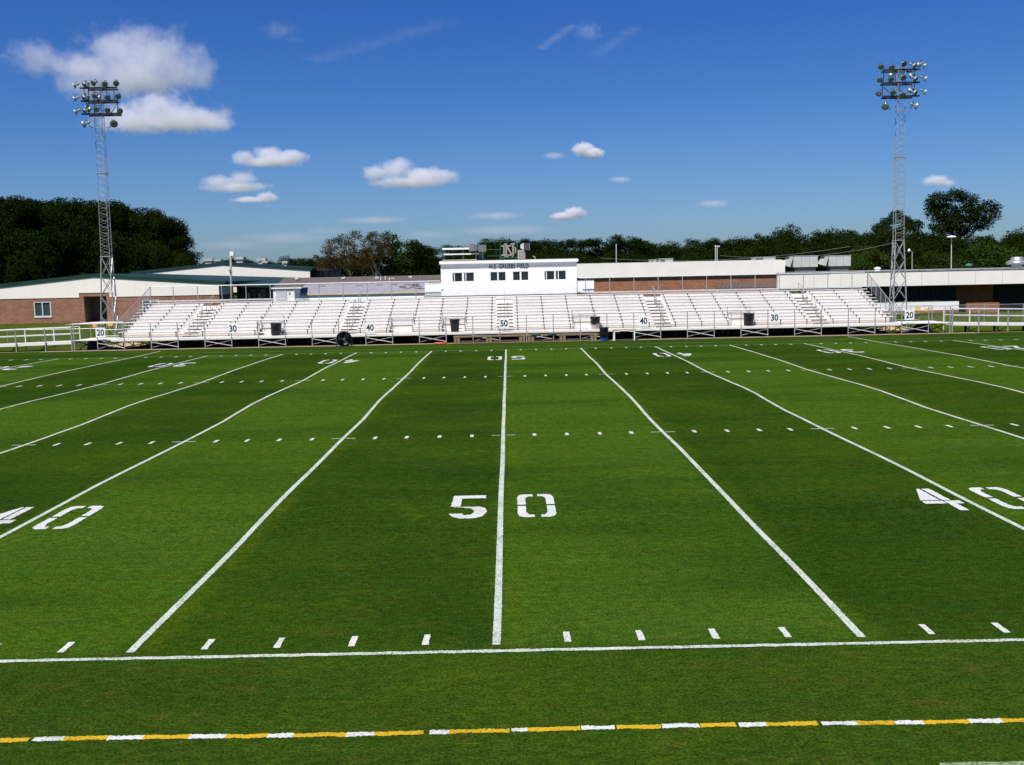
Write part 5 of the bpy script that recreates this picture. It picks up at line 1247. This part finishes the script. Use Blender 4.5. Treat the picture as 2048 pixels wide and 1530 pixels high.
# ------------------------------------------------------------------ clouds: real volumes kilometres away
def cloud_mat(name, blobs, dens, nscale, edge, thr=.0, detail=8, amp=1.0):
    m = bpy.data.materials.new(name); m.use_nodes = True; n = m.node_tree; L = n.links.new; N = n.nodes.new
    for q in list(n.nodes): n.nodes.remove(q)
    out = N('ShaderNodeOutputMaterial'); vo = N('ShaderNodeVolumePrincipled'); L(vo.outputs[0], out.inputs['Volume'])
    vo.inputs['Color'].default_value = (.90,.90,.95,1); vo.inputs['Anisotropy'].default_value = -.1
    tc = N('ShaderNodeTexCoord')
    best = None
    for (x, y, z, rx, ry, rz) in blobs:
        s_ = N('ShaderNodeVectorMath'); s_.operation = 'SUBTRACT'; s_.inputs[1].default_value = (x, y, z); L(tc.outputs['Object'], s_.inputs[0])
        d_ = N('ShaderNodeVectorMath'); d_.operation = 'DIVIDE'; d_.inputs[1].default_value = (rx, ry, rz); L(s_.outputs[0], d_.inputs[0])
        l_ = N('ShaderNodeVectorMath'); l_.operation = 'LENGTH'; L(d_.outputs[0], l_.inputs[0])
        iv = N('ShaderNodeMath'); iv.operation = 'SUBTRACT'; iv.inputs[0].default_value = 1; L(l_.outputs['Value'], iv.inputs[1])
        if best is None: best = iv.outputs[0]
        else:
            mx = N('ShaderNodeMath'); mx.operation = 'SMOOTH_MAX'; mx.inputs[2].default_value = .15; L(best, mx.inputs[0]); L(iv.outputs[0], mx.inputs[1]); best = mx.outputs[0]
    nz = N('ShaderNodeTexNoise'); nz.inputs['Scale'].default_value = nscale; nz.inputs['Detail'].default_value = detail; nz.inputs['Roughness'].default_value = .62; L(tc.outputs['Object'], nz.inputs['Vector'])
    n2 = N('ShaderNodeTexNoise'); n2.inputs['Scale'].default_value = nscale*3.3; n2.inputs['Detail'].default_value = 5; n2.inputs['Roughness'].default_value = .7; L(tc.outputs['Object'], n2.inputs['Vector'])
    ns_ = N('ShaderNodeMath'); ns_.operation = 'MULTIPLY_ADD'; ns_.inputs[1].default_value = .45; L(n2.outputs[0], ns_.inputs[0]); L(nz.outputs[0], ns_.inputs[2])
    sb = N('ShaderNodeMath'); sb.operation = 'MULTIPLY_ADD'; sb.inputs[1].default_value = amp; sb.inputs[2].default_value = -.725*amp-thr; L(ns_.outputs[0], sb.inputs[0])
    a_ = N('ShaderNodeMath'); a_.operation = 'ADD'; L(best, a_.inputs[0]); L(sb.outputs[0], a_.inputs[1])
    mr = N('ShaderNodeMapRange'); mr.inputs['From Min'].default_value = 0; mr.inputs['From Max'].default_value = edge; mr.inputs['To Max'].default_value = dens; L(a_.outputs[0], mr.inputs['Value'])
    L(mr.outputs[0], vo.inputs['Density'])
    return m
BASE = 600.0
def cloud(blobs_px, base_py, od, label, nsc=1.0, edge=.35, thr=.12, amp=1.3, rate=.14):
    # blobs in photo pixels at the distance where the cloud base reaches BASE metres of altitude
    cx_ = sum(b_[0] for b_ in blobs_px)/len(blobs_px)
    d = _f + _r*((cx_-1024)/FOC) + _u*((765-base_py)/FOC); Y = CAM.y+(BASE-CAM.z)/d.z*d.y
    sc = (Y-CAM.y)/FOC; c0 = at(cx_, base_py, Y); B = []
    for px, py, rx, ry in blobs_px:
        q = at(px, py, Y); B.append((q.x-c0.x, random.Random(px+py).uniform(-.3,.3)*rx*sc, q.z-c0.z, rx*sc, rx*sc*.8, ry*sc))
    mean = max(b_[3] for b_ in B); 
    x0 = min(b_[0]-b_[3]*1.25 for b_ in B); x1 = max(b_[0]+b_[3]*1.25 for b_ in B); y0 = min(b_[1]-b_[4]*1.25 for b_ in B); y1 = max(b_[1]+b_[4]*1.25 for b_ in B)
    z0 = min(b_[2]-b_[5]*1.3 for b_ in B); z1 = max(b_[2]+b_[5]*1.3 for b_ in B)
    bx = MB().box(x0, x1, y0, y1, z0, z1); mt = cloud_mat('cloud_volume', B, od/mean, 3.2*nsc/mean, edge, thr, amp=amp)
    mt.cycles.volume_step_rate = rate
    o = bx.build('cloud', mt, world=False); o.location = c0
    tag(o, label, kind='structure'); return o
cloud([(75,116,70,34),(165,130,75,34),(245,105,95,62),(310,122,108,62),(365,130,62,52),(265,154,150,34),(165,165,60,34),(400,150,30,36)], 190, 3.2, 'largest puffy white cloud at the upper left', edge=1.0, thr=.08, amp=2.4)
cloud([(250,238,60,34),(320,222,78,40),(372,235,92,32),(425,248,55,16),(300,252,105,18)], 264, 3.8, 'white cloud directly right of the left tower head', edge=.8, thr=.10, amp=2.2)
cloud([(490,314,28,15),(535,308,36,21),(580,313,40,17),(540,323,80,11)], 329, 4.5, 'small flat cloud right of the left tower', edge=.5, thr=.13, amp=1.4)
cloud([(440,364,42,17),(487,358,36,21),(470,374,76,12)], 384, 3, 'soft small cloud above the farther gabled hall', edge=.6, thr=.13, amp=1.5)
cloud([(535,394,28,13),(503,400,42,7)], 407, 2.8, 'tiny puff below the soft small cloud', edge=.5)
cloud([(752,346,36,19),(797,338,46,26),(850,352,60,21),(892,350,32,17),(820,364,92,13)], 378, 4, 'bright compact cloud above left of the press box', edge=.6, thr=.13, amp=1.8)
cloud([(1168,299,27,17),(1187,307,26,13)], 320, 4, 'small bright puff high above the press box', edge=.5)
cloud([(1108,311,28,9)], 320, .8, 'faint smear left of the small bright puff', edge=.7)
cloud([(1150,425,27,14),(1128,432,32,10)], 440, 4, 'small low puff over the long school block', edge=.5)
cloud([(1872,361,34,13),(1890,365,28,9)], 376, 2.2, 'thin pale cloud near the right tower', edge=.6)
cloud([(560,62,44,20),(590,78,20,8)], 92, .25, 'very faint wisp at the upper left centre', edge=1.0, amp=2.2)
cloud([(1178,62,34,20)], 80, .35, 'faint wisp high above the press box', edge=1.0, amp=2.2)
cloud([(1085+7*k,94-5*k,18,6) for k in range(9)], 98, .2, 'thin slanting streak left of the high wisp', edge=.8, amp=1.6, nsc=.8)
cloud([(1195+8*k,108-5.5*k,22,9) for k in range(10)], 112, .1, 'thin slanting streak right of the high wisp', edge=.9, amp=1.6, nsc=.8)
cloud([(640+15*k,120-4.5*k,44,10) for k in range(17)], 128, .09, 'long faint slanting streak in the upper middle sky', edge=.9, amp=1.8, nsc=.8)
cloud([(990,432,66,10)], 443, .7, 'faint low streak left of the low puff', edge=.7)
cloud([(745,441,82,9)], 451, .7, 'faint low streak above the bare trees', edge=.7)
cloud([(1240,359,28,8)], 367, .8, 'faint small smear right of centre', edge=.7)
cloud([(1425,407,38,10)], 417, .8, 'faint small smear over the far right trees', edge=.7)
cloud([(560,475,120,16),(470,490,100,14),(640,462,70,11)], 500, .45, 'low hazy cloud bank above the distant left trees', edge=.8)
cloud([(1010,462,130,12),(860,470,90,11)], 476, .5, 'thin hazy band above the far tree line', edge=.8)
